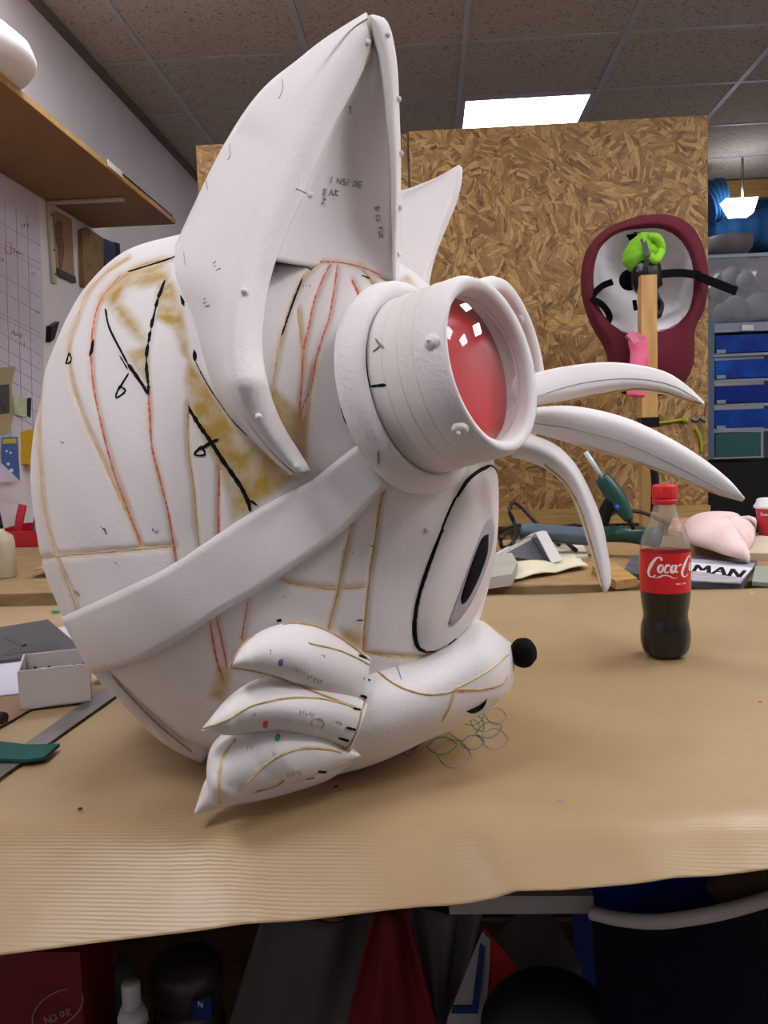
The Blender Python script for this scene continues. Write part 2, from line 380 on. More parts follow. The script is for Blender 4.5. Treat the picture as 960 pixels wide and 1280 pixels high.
# paper sheet: flat on the top, folding over the front edge
SL = math.tan(math.radians(36)); YE = .662
def paper_edge(x, y):
    # where the camera ray meets the sloping overhang plane z = TZ-(YE-Y)*SL
    r = ray(x, y); t = ((TZ-CAM.z)-(YE-CAM.y)*SL)/(r.z-r.y*SL); return CAM+r*t
eL, eR = paper_edge(0, 1197), paper_edge(960, 1089)
def edgeY(x): return eL.y+(eR.y-eL.y)*(x-eL.x)/(eR.x-eL.x)
rows = []
NX = 150
for k in range(64):
    row = []
    for i in range(NX):
        x = -1.12+2.5*i/(NX-1); ye = edgeY(x)+.0006*math.sin(x*23)
        v = 1-k/63                    # 1 far .. 0 front edge
        y = ye+(1.596-ye)*(v**1.5) if True else 0
        s = y-YE
        # smooth fold radius
        z = TZ+.0022-(0 if s > .02 else (SL*(.02-s)**2/.08 if s > -.02 else -SL*s))
        z += (.0011*math.sin(x*9+y*14)+.0009*math.sin(x*21-y*8))*(1 if s > 0 else .7)*(.5+.5*math.sin(x*3+1))+.0005
        if s < 0:
            for cx, cw, ca in ((.02, .012, .0035), (-.03, .03, -.003), (.14, .02, .0022), (-.2, .025, .002)):
                z += ca*math.exp(-((x-cx+(s*.8))/cw)**2)
        row.append(Vector((x, y, z)))
    rows.append(row)
V, Fc = loft(rows, caps=False, wrap=False); Fc = [f[::-1] for f in Fc]
kp = ob('kraft_paper_sheet', V, Fc, M_KRAFT, label='sheet of brown ribbed kraft paper spread over the worktable and folded over its front edge', cat='paper')
md = kp.modifiers.new('thick', 'SOLIDIFY'); md.thickness = .0006; md.offset = -1
TP = TZ+.0045
def Tp(x, y): return T(x, y, TP)
# drawn flower on the paper
KB = [bvh_of(kp)]
def arc(x0, y0, x1, y1, b):
    mx, my = (x0+x1)/2, (y0+y1)/2; dx, dy = x1-x0, y1-y0
    return [(x0, y0), (x0+dx*.25-dy*b*.75, y0+dy*.25+dx*b*.75), (mx-dy*b, my+dx*b), (x0+dx*.75-dy*b*.75, y0+dy*.75+dx*b*.75), (x1, y1)]
fl = thing('drawn_flower', Tp(575, 920), 'overlapping petal drawing in green and purple pen on the brown paper under the chin', 'drawing')
M_GP = mat('green_pen', '#1f6e54', .6); M_PP = mat('purple_pen', '#8d6f88', .7)
green = []; purp = []
for (a, b_) in (((533, 934), (572, 931)), ((575, 930), (607, 927)), ((595, 918), (628, 908)), ((590, 893), (604, 915)), ((580, 905), (606, 890)), ((498, 931), (528, 926))):
    green += [arc(*a, *b_, .28), arc(*a, *b_, -.28)]
for (a, b_) in (((510, 925), (512, 947)), ((543, 938), (590, 945)), ((600, 922), (636, 925)), ((606, 893), (634, 897)), ((560, 915), (600, 905))):
    purp += [arc(*a, *b_, .4), arc(*a, *b_, -.35)]
lines(green, .0014, M_GP, KB, 'green_petals', fl, h=.0002); lines(purp, .001, M_PP, KB, 'purple_petals', fl, h=.0002)
# =================================================================== FOAM HEAD
HEAD = thing('foam_costume_head', T(330, 925), 'big white foam animal costume head with pointed ears, goggles and black nose, unpainted', 'costume head')
CX, CY, DC, SH = 335.0, 622.0, .90, .955
rw = [(287, 258, 350), (290, 235, 385), (296, 205, 420), (306, 175, 460), (320, 142, 490), (345, 112, 530), (372, 92, 560), (400, 78, 585), (450, 58, 605), (500, 46, 618), (560, 38, 625), (620, 38, 628), (680, 46, 627), (720, 56, 622), (760, 72, 612), (800, 95, 600), (840, 124, 585), (880, 165, 560), (915, 205, 520), (940, 240, 470), (952, 290, 400), (956, 320, 350)]
NR, NA1, NA2 = 340, 460, 70
R_ = catm([(a, b, c) for a, b, c in rw], NR)
V = []; mpp = DC/F
ang = np.r_[np.linspace(PI, 2*PI, NA1, endpoint=False), np.linspace(0, PI, NA2, endpoint=False)]  # near side first
for (y, xl, xr) in R_:
    xl += 14; xr += 5
    cx = (xl+xr)/2; hw = (xr-xl)/2*(SH-.012)*mpp
    u = abs(y-CY)/338.0; b = .235*max(0.0, 1-min(1, u)**2.3)**.5
    cx = CX+(cx-CX)*SH; yy = CY+(y-CY)*SH
    dc = DC+.0*y
    c0 = P(480, 640, dc)+RIGHT*((cx-480)*mpp)+UP*(-(yy-640)*mpp)
    for a in ang:
        ca, sa = math.cos(a), math.sin(a)
        v = c0+RIGHT*(hw*math.copysign(abs(ca)**.92, ca))+FWD*(b*math.copysign(abs(sa)**.92, sa))
        if v.z < TP+.001: v.z = TP+.001
        V.append(v)
n_ = NA1+NA2
Fc = grid_faces(NR, n_, True)+[tuple(range(n_)), tuple((NR-1)*n_+j for j in range(n_))[::-1]]
# --- seams: (pixel polyline, groove depth, kind)
SE = [
 ([(160, 322), (128, 345), (108, 368), (96, 400), (86, 432), (90, 475), (106, 525), (126, 570), (144, 610), (160, 645), (176, 683)], 'y'),
 ([(150, 345), (128, 372), (118, 400), (114, 440), (117, 485), (130, 545), (142, 590), (155, 625), (177, 682)], 'o'),
 ([(185, 490), (187, 520), (190, 560), (200, 600), (210, 640), (218, 690), (222, 720)], 'o'),
 ([(206, 350), (197, 375), (187, 420), (183, 450), (186, 490)], 'k'),
 ([(235, 505), (235, 560), (242, 610), (246, 660), (250, 690)], 'y'),
 ([(274, 585), (273, 630), (273, 672)], 'r'),
 ([(52, 698), (75, 695), (130, 690), (220, 682)], 'y'),
 ([(52, 440), (48, 520), (50, 580), (56, 640), (70, 694), (86, 735), (98, 768)], 'y'),
 ([(234, 320), (180, 330), (150, 350), (128, 372)], 'y'),
 ([(340, 325), (370, 324), (400, 327), (425, 328), (455, 335), (478, 345), (492, 353)], 'r'),
 ([(400, 327), (378, 348), (362, 385), (350, 430), (343, 470), (335, 508)], 'y'),
 ([(422, 330), (418, 360), (412, 395), (404, 420), (395, 450), (388, 485), (378, 510), (374, 528)], 'r'),
 ([(414, 330), (402, 352), (392, 380), (386, 410), (380, 435), (378, 470), (374, 520)], 'o'),
 ([(373, 385), (376, 415), (380, 450), (378, 480)], 'y'),
 ([(440, 350), (447, 365), (454, 388)], 'o'),
 ([(450, 332), (464, 350), (476, 368)], 'y'),
 ([(392, 460), (386, 510), (381, 570)], 'y'),
 ([(484, 605), (476, 630), (469, 680), (463, 720), (458, 765), (454, 816)], 'y'),
 ([(440, 655), (427, 720), (418, 760), (410, 790)], 'y'),
 ([(352, 724), (372, 730), (405, 735), (435, 735), (460, 733)], 'y'),
 ([(262, 775), (266, 800), (272, 830), (280, 850)], 'r'), ([(270, 770), (278, 805), (284, 835)], 'r'),
 ([(310, 752), (306, 775), (302, 800)], 'o'),
 ([(455, 816), (490, 820), (520, 821), (545, 815), (580, 795)], 'y'),
]
Vn = np.array([tuple(v) for v in V]); near = np.zeros(len(Vn), bool)
idx = np.arange(len(Vn)) % n_; near[idx < NA1] = True
q = (Vn-np.array(CAM)) @ np.array(RM); px = np.c_[480+F*q[:, 0]/-q[:, 2], 640-F*q[:, 1]/-q[:, 2]]
def dist_poly(pts, pad=14):
    p = catm(pts, max(4, int(plen(pts)/6))); out = np.full(len(px), 1e3)
    lo, hi = p.min(0)-pad, p.max(0)+pad
    sel = np.where(near & (px > lo).all(1) & (px < hi).all(1))[0]; X = px[sel]; best = np.full(len(sel), 1e3)
    for a, b in zip(p[:-1], p[1:]):
        ab = b-a; t = np.clip(((X-a) @ ab)/(ab @ ab+1e-9), 0, 1); best = np.minimum(best, np.linalg.norm(X-(a+t[:, None]*ab), axis=1))
    out[sel] = best; return out
groove = np.zeros(len(px)); glue = np.zeros(len(px)); pink = np.zeros(len(px)); stain = np.zeros(len(px))
for pts, k in SE:
    d = dist_poly(pts); groove = np.maximum(groove, np.exp(-(d/3.0)**2)*.0022)
    h = np.exp(-(d/4.5)**2)*.75
    if k in 'y': glue = np.maximum(glue, h)
    elif k in 'or': pink = np.maximum(pink, h)
# soft yellow foam patches where old glue shows
def blob(poly, soft=7):
    p = np.array(poly, float); lo, hi = p.min(0)-30, p.max(0)+30
    sel = np.where(near & (px > lo).all(1) & (px < hi).all(1))[0]; X = px[sel]; inside = np.zeros(len(sel), bool); dm = np.full(len(sel), 1e3)
    for a, b in zip(p, np.roll(p, -1, 0)):
        c = ((a[1] > X[:, 1]) != (b[1] > X[:, 1])); xi = (b[0]-a[0])*(X[:, 1]-a[1])/(b[1]-a[1]+1e-9)+a[0]; inside ^= c & (X[:, 0] < xi)
        ab = b-a; t = np.clip(((X-a) @ ab)/(ab @ ab), 0, 1); dm = np.minimum(dm, np.linalg.norm(X-(a+t[:, None]*ab), axis=1))
    s = np.where(inside, dm, -dm); stain[sel] = np.maximum(stain[sel], np.clip(.5+s/(2*soft), 0, 1))
blob([(128, 372), (165, 340), (205, 322), (210, 350), (190, 355), (160, 362), (150, 380), (170, 400), (185, 425), (180, 435), (150, 400)])
blob([(196, 352), (215, 350), (226, 385), (232, 410), (236, 440), (240, 455), (226, 440), (216, 410), (192, 395)], 4)
blob([(158, 440), (184, 430), (185, 485), (165, 455)], 4)
blob([(236, 450), (260, 480), (290, 530), (330, 560), (372, 598), (330, 625), (312, 640), (290, 650), (284, 620), (270, 580), (236, 505), (232, 475)], 5)
blob([(330, 480), (345, 485), (375, 515), (383, 520), (380, 580), (350, 555), (332, 520)], 4)
blob([(272, 835), (288, 840), (280, 875), (262, 870)], 6)
blob([(486, 355), (510, 345), (520, 360), (500, 365)], 4)
blob([(425, 785), (455, 790), (450, 812), (430, 800)], 5)
ctr = np.array(P(CX, CY, DC)); dirn = ctr-Vn; dirn /= np.linalg.norm(dirn, axis=1)[:, None]+1e-9
Vn = Vn+dirn*groove[:, None]
# hand-carved unevenness
wob = (np.sin(Vn[:, 0]*60+Vn[:, 2]*25)*np.sin(Vn[:, 2]*48-Vn[:, 1]*30))*.0009
Vn = Vn-dirn*wob[:, None]; Vn[:, 2] = np.maximum(Vn[:, 2], TP+.001)
skull = ob('skull', [Vector(v) for v in Vn], Fc, M_SKULL, HEAD)
for nm, arr in (('stain', stain), ('glue', glue), ('pink', pink)):
    at = skull.data.attributes.new(nm, 'FLOAT', 'POINT'); at.data.foreach_set('value', arr.astype(np.float32))
SK = [bvh_of(skull)]
sm = {'y': M_GLUEY, 'o': M_GRED, 'r': M_GRED, 'k': M_PEN}
for pts, k in SE:
    line(pts, .0026 if k == 'k' else (.0021 if pts[0][0] > 330 else .0016), sm[k], SK, 'seam', skull, off=0, h=.0005, jit=.7)
# pen marks on the skull
PEN = [([(132, 386), (137, 410), (152, 440), (160, 455)], .0022), ([(160, 455), (172, 472), (186, 493)], .0038), ([(150, 445), (160, 462)], .0015),
 ([(161, 467), (154, 478), (149, 487)], .0022), ([(150, 482), (145, 497), (157, 489), (150, 482)], .002),
 ([(117, 425), (115, 437), (112, 446)], .004), ([(87, 441), (83, 455), (90, 450), (87, 441)], .0018),
 ([(237, 512), (250, 533), (262, 550), (278, 575), (290, 592), (303, 612), (313, 634)], .0042), ([(236, 508), (240, 518)], .003),
 ([(273, 549), (262, 554), (250, 562)], .003), ([(252, 557), (243, 568), (256, 568), (252, 557)], .002), ([(312, 625), (322, 632)], .0025), ([(313, 640), (310, 625)], .003),
 ([(160, 340), (180, 334), (205, 326), (222, 320)], .002), ([(243, 438), (244, 452)], .004), ([(244, 452), (262, 485), (290, 525), (310, 545)], .0012), ([(226, 370), (230, 382)], .0035),
 ([(205, 352), (199, 370)], .0035), ([(378, 348), (366, 380), (352, 420)], .0022), ([(386, 338), (395, 333)], .0012), ([(378, 331), (390, 338)], .0012),
 ([(452, 345), (462, 348)], .003), ([(453, 388), (446, 400)], .0022), ([(432, 430), (426, 455), (425, 480)], .0016), ([(425, 485), (428, 510), (433, 530)], .0035),
 ([(462, 682), (467, 683)], .003), ([(446, 775), (453, 775)], .003), ([(130, 660), (134, 668)], .0008), ([(76, 552), (81, 553)], .0012),
]
for pts, wd in PEN: line(pts, wd*.85, M_PEN, SK, 'pen_mark', skull, off=.0006, h=.0004, jit=.25)
def scribble(cx, cy, s, n=5, rot=0):
    out = []
    for k in range(n):
        x = (k-n/2)*s; st = [(x+random.uniform(-.3, .3)*s, random.uniform(-1, 1)*s) for _ in range(4)]
        out.append([(cx+a*math.cos(rot)-b*math.sin(rot), cy+a*math.sin(rot)+b*math.cos(rot)) for a, b in st])
    return out
PC = []
for (x, y, s, n, r) in ((130, 662, 3, 3, .3), (195, 664, 3, 3, .4), (148, 705, 3, 2, 0), (220, 800, 4, 3, -.3), (98, 742, 3, 3, .5), (358, 745, 3, 2, .3), (345, 340, 4, 2, .2), (385, 358, 4, 3, .2), (437, 690, 4, 4, .1)):
    PC += scribble(x, y, s, n, r)
lines(PC, .0007, M_PENCIL, SK, 'pencil_mark', skull, off=.0006, h=.0002)
# rolled foam rim of the neck opening, lower left
rimp = [(98, 800), (120, 838), (150, 868), (185, 905), (215, 930), (252, 948)]
pts = []
for x, y in rimp:
    d = depth_at(SK, x+16, y-10, .86); pts.append(P(x, y, d))
ob('neck_rim', *tube([p+FWD*.02 for p in pts], .011, 10, 40), M_FOAM, HEAD)
line([(140, 845), (170, 878), (200, 908), (240, 940)], .002, M_GLUE, SK+[bvh_of(bpy.data.objects['neck_rim'])], 'neck_seam', HEAD)
# --- muzzle
mz = [(395, 800, 965, .835, .135), (430, 797, 960, .832, .135), (480, 800, 944, .828, .13), (530, 800, 921, .825, .117), (570, 786, 905, .82, .098), (600, 776, 890, .815, .078), (622, 790, 876, .812, .056), (636, 801, 862, .81, .036), (641, 810, 850, .81, .02), (642, 822, 838, .81, .006)]
mr = catm(mz, 90); rings = []
for x, yt, yb, dc, b in mr:
    r = []
    for j in range(96):
        a = 2*PI*j/96; ca, sa = math.cos(a), math.sin(a)
        y = (yt+yb)/2-(yb-yt)/2*math.copysign(abs(sa)**.9, sa); k = 1.0
        v = P(x, y, dc)+FWD*(-b*math.copysign(abs(ca)**.85, ca))
        # keep the picture outline: narrow towards the axis of vision for the near half
        v = v+(P(x, y, dc+(-b*ca)*.55)-P(x, y, dc))-FWD*(-b*ca*.55)
        if v.z < TP+.0008: v.z = TP+.0008
        r.append(v)
    rings.append(r)
muz = recalc(ob('muzzle', *loft(rings), M_FOAM, HEAD))
MB_ = [bvh_of(muz)]; FB = SK+MB_
for pts, m_, wd in (([(464, 832), (485, 850), (508, 862), (535, 868), (558, 866), (575, 862), (600, 862), (626, 856), (634, 846)], M_GLUE, .002), ([(566, 862), (590, 850), (615, 835), (636, 818)], M_GLUEY, .002), ([(585, 768), (606, 778), (622, 791), (636, 802)], M_GLUEY, .002), ([(568, 864), (562, 884), (552, 902)], M_GLUEY, .0035), ([(488, 822), (497, 835), (502, 850)], M_PENCIL, .0007)):
    line(pts, wd, m_, MB_, 'seam', muz, h=.0006)
line([(572, 863), (580, 865)], .003, M_GRED, MB_, 'glue_spot', muz)
patch([(583, 889), (590, 886), (600, 881), (607, 875), (609, 873), (606, 881), (598, 888), (589, 892)], mat('black_foam', '#0a0a0c', .8, spec=.15, bump=1, bscale=500), FB, 'mouth', HEAD, prof=lambda t: .003*(1-t**3), rings=5, seg=24)
nc = P(654, 816, .79)
nose = ob('nose', *sphere(nc, .0125, 28, 18, (1, 1.2, 1.08), None), MATS['black_foam'], HEAD, label='black bristly foam nose')
for v in nose.data.vertices:
    p = v.co; k = 1+.05*math.sin(p.x*1800)*math.sin(p.z*1500+p.y*1200); c = nc-ORG['foam_costume_head']
    v.co = c+(p-c)*k
# --- eye: raised pad, black outline, grey iris, pupil
eyeo = [(617, 583), (603, 585), (585, 598), (570, 622), (553, 660), (535, 705), (521, 750), (517, 785), (521, 808), (532, 815), (550, 811), (572, 796), (592, 768), (608, 730), (616, 690), (620, 650), (621, 615), (620, 592)]
def grow(poly, c, k): return [(c[0]+(x-c[0])*k, c[1]+(y-c[1])*k) for x, y in poly]
ec = (573, 702)
eye = patch(eyeo, M_FOAM, SK, 'eye', HEAD, prof=lambda t: .010*(1-t**6)+.001, rings=18, seg=120, center=ec)
EB = [bvh_of(eye)]
line([(624, 600), (617, 584), (604, 586), (586, 599), (570, 622), (553, 660), (536, 705), (522, 750), (518, 785), (522, 808), (532, 815)], .0042, M_PEN, EB+SK, 'eye_outline', eye, h=.0006, jit=.15)
line([(624, 602), (626, 625), (625, 655)], .0016, M_PEN, EB+SK, 'eye_outline', eye, h=.0006, jit=.5)
line([(532, 815), (550, 812), (570, 798)], .0014, M_PEN, EB+SK, 'eye_outline', eye, h=.0006, jit=.5)
iris = patch([(613, 648), (606, 655), (594, 685), (578, 730), (566, 762), (560, 780), (563, 783), (575, 772), (590, 750), (604, 718), (613, 688), (617, 662)], mat('grey_film', '#b4adb5', .6), EB, 'iris', eye, prof=lambda t: .0009, rings=6, seg=48, skirt=.0005)
patch([(608, 668), (601, 673), (590, 700), (580, 730), (575, 750), (579, 753), (590, 735), (600, 712), (607, 690)], M_PEN, EB, 'pupil', eye, prof=lambda t: .0022, rings=5, seg=40, skirt=.0005, label='narrow black pupil')
# --- strap
st_top = [(84, 768), (120, 752), (165, 731), (215, 706), (258, 678), (300, 650), (345, 624), (388, 601), (420, 576), (446, 556)]
st_bot = [(121, 838), (145, 832), (180, 822), (225, 797), (270, 768), (320, 739), (365, 709), (400, 684), (438, 652), (482, 606)]
A_ = catm(st_top, 70); Bt = catm(st_bot, 70); rings = []
G = []
for i in range(70):
    row = []
    for j in range(9):
        q = A_[i]*(1-j/8)+Bt[i]*(j/8); row.append(depth_at(SK, q[0], q[1], None))
    G.append(row)
G = [[(G[i][j]) for j in range(9)] for i in range(70)]
lastd = [.80]*9
for i in range(69, -1, -1):
    for j in range(9):
        if G[i][j] is None: G[i][j] = lastd[j]+.006
        if i < 69: G[i][j] = min(G[i][j], lastd[j]+.0055)
        lastd[j] = G[i][j]
# smooth the band so that it bridges hollows
for _ in range(30):
    G = [[min(G[i][j], (G[max(i-1, 0)][j]+G[min(i+1, 69)][j])/2+.0002) if 0 < i < 69 else G[i][j] for j in range(9)] for i in range(70)]
outer = []; TH = .007
# continue round the back of the skull
wrapn = 14
for k in range(wrapn, 0, -1):
    a = k/wrapn*1.9; row = []
    for j in range(9):
        q = A_[0]*(1-j/8)+Bt[0]*(j/8); base = P(q[0], q[1], G[0][j]-TH)
        row.append(base+FWD*(.26*math.sin(min(a, PI/2))*(1 if a < PI/2 else 1)+(.10*(a-PI/2) if a > PI/2 else 0))+RIGHT*(.17*(1-math.cos(a)))*.9-RIGHT*.0*math.sin(a))
    outer.append(row)
for i in range(70):
    outer.append([P(*(A_[i]*(1-j/8)+Bt[i]*(j/8)), G[i][j]-TH-.001) for j in range(9)])
V, Fc = loft(outer, caps=False, wrap=False)
strap = ob('goggle_strap', V, Fc, M_FOAM, HEAD, label='wide foam goggle strap')
md = strap.modifiers.new('thick', 'SOLIDIFY'); md.thickness = .006; md.offset = 1
SB = [bvh_of(strap)]
# --- blades: horn shapes between two edge curves
def blade(name, top, bot, dep, h, parent, m=M_FOAM, h2=None, n=48, ridge=.5, sharp=1.0, label=None, seg=10, hp=None):
    A = catm(top, n); Bq = catm(bot, n); D = catm(dep, n)[:, 0]; rings = []
    for i in range(n):
        t = i/(n-1); k = (hp(t) if hp else (1-t**2.2)**.6+.02); r = []; hh2 = h2 if h2 is not None else h
        for j in range(seg+1):
            s = j/seg; q_ = A[i]*(1-s)+Bq[i]*s
            u = s/ridge if s < ridge else (1-s)/(1-ridge)
            r.append(P(q_[0], q_[1], D[i])-FWD*(h*k*math.sin(u*PI/2)**sharp))
        for j in range(seg-1, 0, -1):
            s = j/seg; q_ = A[i]*(1-s)+Bq[i]*s; u = min(s, 1-s)*2
            r.append(P(q_[0], q_[1], D[i])+FWD*(hh2*k*math.sin(u*PI/2)))
        for v in r:
            if v.z < TP+.0005: v.z = TP+.0005
        rings.append(r)
    o = recalc(ob(name, *loft(rings), m, parent)); 
    if label: o['label'] = label
    return o
M_TUFT = M_FOAM
CH = lambda t: (1-t**2.2)**.6*(.22+.78*min(1, t/.4)**.8)+.02
bd = lambda y: depth_at(FB, 452, y, .715)-.003
c3b = blade('cheek_tuft', [(452, 935), (400, 950), (350, 955), (300, 962), (262, 968), (243, 1014)], [(450, 948), (410, 975), (360, 992), (320, 1002), (280, 1009), (243, 1018)], [.74, .715, .695, .69, .69, .685], .012, HEAD, h2=.03)
c3 = blade('cheek_tuft', [(425, 925), (380, 888), (335, 885), (295, 905), (266, 930), (258, 962), (262, 1000)], [(452, 945), (425, 958), (385, 974), (345, 984), (310, 994), (285, 1003), (274, 1009)], [bd(935), .705, .68, .668, .665, .668, .672], .034, HEAD, hp=CH, ridge=.42, sharp=.8, h2=.03)
c2 = blade('cheek_tuft', [(460, 880), (430, 862), (390, 850), (350, 845), (318, 850), (285, 872), (252, 911)], [(438, 940), (420, 930), (385, 920), (350, 915), (315, 917), (285, 919), (252, 915)], [bd(910), .695, .672, .655, .647, .645, .65], .032, HEAD, hp=CH, ridge=.42, sharp=.75, h2=.03)
c1 = blade('cheek_tuft', [(463, 822), (440, 806), (405, 786), (370, 779), (340, 783), (310, 800), (287, 830)], [(456, 888), (430, 878), (400, 868), (370, 856), (340, 846), (310, 838), (287, 834)], [bd(855), .685, .66, .645, .637, .634, .64], .028, HEAD, hp=CH, ridge=.45, sharp=.8, h2=.04)
TB = [bvh_of(o) for o in (c1, c2, c3, c3b)]
for o, (pts, m_, wd) in ((c1, ([(289, 832), (303, 808), (325, 788), (350, 780), (380, 780), (410, 789), (440, 808), (462, 826)], M_GLUE, .0022)), (c1, ([(289, 834), (315, 838), (350, 847), (390, 864), (425, 877), (452, 887)], M_GLUE, .002)), (c1, ([(385, 804), (420, 812), (445, 822), (462, 831)], M_GLUEY, .0018)),
        (c1, ([(463, 830), (462, 850), (458, 870), (453, 887)], M_GLUE, .002)), (c2, ([(254, 911), (285, 899), (315, 882), (350, 874), (385, 872), (415, 876), (450, 886)], M_GLUEY, .002)), (c2, ([(452, 888), (447, 910), (438, 930), (428, 938)], M_GLUE, .002)),
        (c3, ([(276, 1004), (274, 975), (280, 945), (295, 923)], M_GLUEY, .003)), (c3, ([(300, 988), (325, 962), (350, 944), (380, 935), (410, 936), (428, 940)], M_GLUEY, .0024)), (c3b, ([(318, 990), (345, 982), (355, 975)], M_GLUE, .003))):
    line(pts, wd, m_, TB, 'seam', o, h=.0008)
for o, pts in ((c1, [(448, 819), (458, 823)]), (c1, [(454, 848), (462, 850)]), (c1, [(450, 869), (459, 872)]), (c1, [(441, 885), (450, 887)]), (c2, [(433, 909), (444, 912)]), (c2, [(423, 922), (435, 926)]), (c3, [(397, 964), (407, 965)]), (c3, [(384, 973), (392, 972)]), (c1, [(346, 776), (352, 775)])):
    line(pts, .0022, M_PEN, TB+FB, 'pen_mark', o, off=.0008, h=.0003, taper=False)
for o, c, cl in ((c1, (351, 828), '#7e62b0'), (c2, (332, 905), '#d04050'), (c3, (347, 922), '#3fa79a')):
    patch([(c[0]+3.2*math.cos(a)+.8*math.sin(a), c[1]-4.8*math.sin(a)) for a in np.linspace(0, 2*PI, 10)[:-1]], mat('dot'+cl[1:], cl, .6), TB, 'colour_dot', o, prof=lambda t: .0006, rings=2, seg=12, skirt=0)
for o, spec in ((c1, [(395, 850, 4, 5, .3), (372, 838, 4, 3, .3), (405, 820, 3, 2, .2), (340, 815, 3, 1, 0)]), (c2, [(385, 892, 4, 5, .2), (362, 900, 3, 2, 0), (425, 905, 3, 3, .5), (320, 892, 3, 1, 0)]), (c3, [(315, 935, 5, 2, .2), (345, 942, 3, 2, 0)]), (c3b, [(370, 968, 4, 5, -.2)])):
    S = []
    for s in spec: S += scribble(*s)
    if o is c2: S.append([(397+8*math.cos(a), 904+7*math.sin(a)) for a in np.linspace(0, 6.2, 12)])
    lines(S, .0006, M_PENCIL, TB, 'pencil_mark', o, off=.0006, h=.0002)
# --- hair tufts springing from between the goggles
b1 = blade('hair_tuft', [(640, 468), (664, 467), (700, 459), (750, 453), (790, 455), (830, 464), (858, 481), (880, 502)], [(640, 515), (665, 510), (707, 503), (745, 495), (785, 489), (827, 493), (855, 500), (880, 506)], [.77, .77, .77, .77, .775, .78, .785, .79], .014, HEAD, ridge=.75, hp=lambda t: (1-t)**.5+.03)
b2 = blade('hair_tuft', [(640, 515), (668, 510), (705, 507), (745, 512), (790, 525), (840, 549), (880, 574), (912, 600), (931, 622)], [(640, 540), (668, 542), (705, 552), (745, 564), (790, 578), (840, 596), (880, 612), (905, 621), (928, 627)], [.76, .757, .75, .745, .74, .735, .73, .725, .72], .016, HEAD, ridge=.3, hp=lambda t: (1-t)**.5+.05)
b3 = blade('hair_tuft', [(640, 535), (665, 543), (695, 556), (718, 578), (737, 612), (752, 650), (760, 690), (764, 725), (758, 742)], [(640, 572), (660, 577), (685, 588), (708, 610), (722, 640), (732, 670), (741, 700), (748, 725), (755, 741)], [.74, .735, .725, .715, .71, .705, .70, .70, .70], .016, HEAD, ridge=.6, hp=lambda t: (1-t)**.5+.05)
HB = [bvh_of(o) for o in (b1, b2, b3)]
line([(668, 497), (710, 483), (755, 475), (800, 474), (840, 482), (872, 499)], .0008, M_PENCIL, HB, 'pencil_mark', b1, h=.0002)
line([(668, 508), (710, 501), (748, 493), (785, 487), (800, 486), (830, 490), (860, 500), (878, 505)], .0025, M_GLUE, HB, 'seam', b1, h=.0008)
line([(668, 529), (720, 537), (780, 553), (830, 575), (880, 600), (905, 614)], .0008, M_PENCIL, HB, 'pencil_mark', b2, h=.0002)
line([(690, 549), (745, 563), (790, 577), (840, 595), (880, 611), (905, 620)], .0018, M_GLUE, HB, 'seam', b2, h=.0008)
line([(680, 580), (706, 602), (724, 632), (735, 665), (745, 700), (755, 737)], .0022, M_GLUE, HB, 'seam', b3, h=.0008)
# --- ears
def ear():
    n = 70
    A = [(458, 15), (430, 32), (400, 52), (370, 76), (335, 104), (305, 140), (272, 195), (245, 250), (222, 300), (205, 346), (224, 395), (240, 440), (255, 480), (272, 512), (298, 538), (330, 567), (362, 594)]
    Bl = [(462, 24), (443, 36), (430, 52), (412, 78), (392, 110), (372, 150), (348, 205), (330, 250), (314, 300), (302, 345), (294, 390), (290, 430), (292, 470), (302, 505), (322, 540), (346, 570), (370, 592)]
    Cr = [(466, 48), (464, 62), (455, 85), (440, 115), (422, 148), (404, 185), (382, 235), (364, 275), (348, 315), (337, 350), (330, 390), (327, 425), (330, 460), (340, 500), (355, 535), (372, 562), (388, 588)]
    da = [.735, .735, .735, .738, .742, .75, .76, .775, .79, .80]
    db = [.715, .71, .70, .688, .675, .66, .642, .628, .615, .606, .60, .597, .598, .602, .61, .62, .63]
    # lower outline sits on the skull
    for (x, y) in A[10:]: da.append(min(.78, depth_at(SK, x, y, .78)+.004))
    da = catm([(v,) for v in da], n)[:, 0]; db_ = catm([(v,) for v in db], n)[:, 0]
    A, Bl, Cr = (catm(q_, n) for q_ in (A, Bl, Cr))
    # resample by common parameter
    rings = []; R2 = []
    for i in range(n):
        t = i/(n-1); r = []
        dm = max(0.0, da[i]-db_[i])
        for s in np.linspace(0, 1, 12, endpoint=False):     # outer skin, bowed outwards
            q_ = A[i]*(1-s)+Bl[i]*s; r.append(P(q_[0], q_[1], da[i]*(1-s)+db_[i]*s-.10*dm*math.sin(s*PI)+.009*math.exp(-((s-.9)/.07)**2)*min(1, dm/.03)))
        for s in np.linspace(0, 1, 7):                      # rim band
            q_ = Bl[i]*(1-s)+Cr[i]*s; r.append(P(q_[0], q_[1], db_[i]+.012*s*s-.004*math.sin(s*PI)))
        q_ = Cr[i]; r.append(P(q_[0]+1, q_[1], db_[i]+.035+.3*dm)); r.append(P(*(A[i]*.8+Cr[i]*.2), da[i]+.012))
        rings.append(r)
    return rings, Cr, db_
rings, EC, ED = ear()
earT = ob('ear', *loft(rings), M_ROUGH, HEAD); recalc(earT)
# outer skin gets the smooth foam, the cut rim the rough one
me = earT.data; me.materials.clear(); me.materials.append(M_FOAM); me.materials.append(M_ROUGH); nr = len(rings[0])
for p in me.polygons:
    js = sorted({v % nr for v in p.vertices})
    if len(p.vertices) == 4 and js[0] >= 12 and js[-1] <= 18: p.material_index = 1
ERB = [bvh_of(earT)]
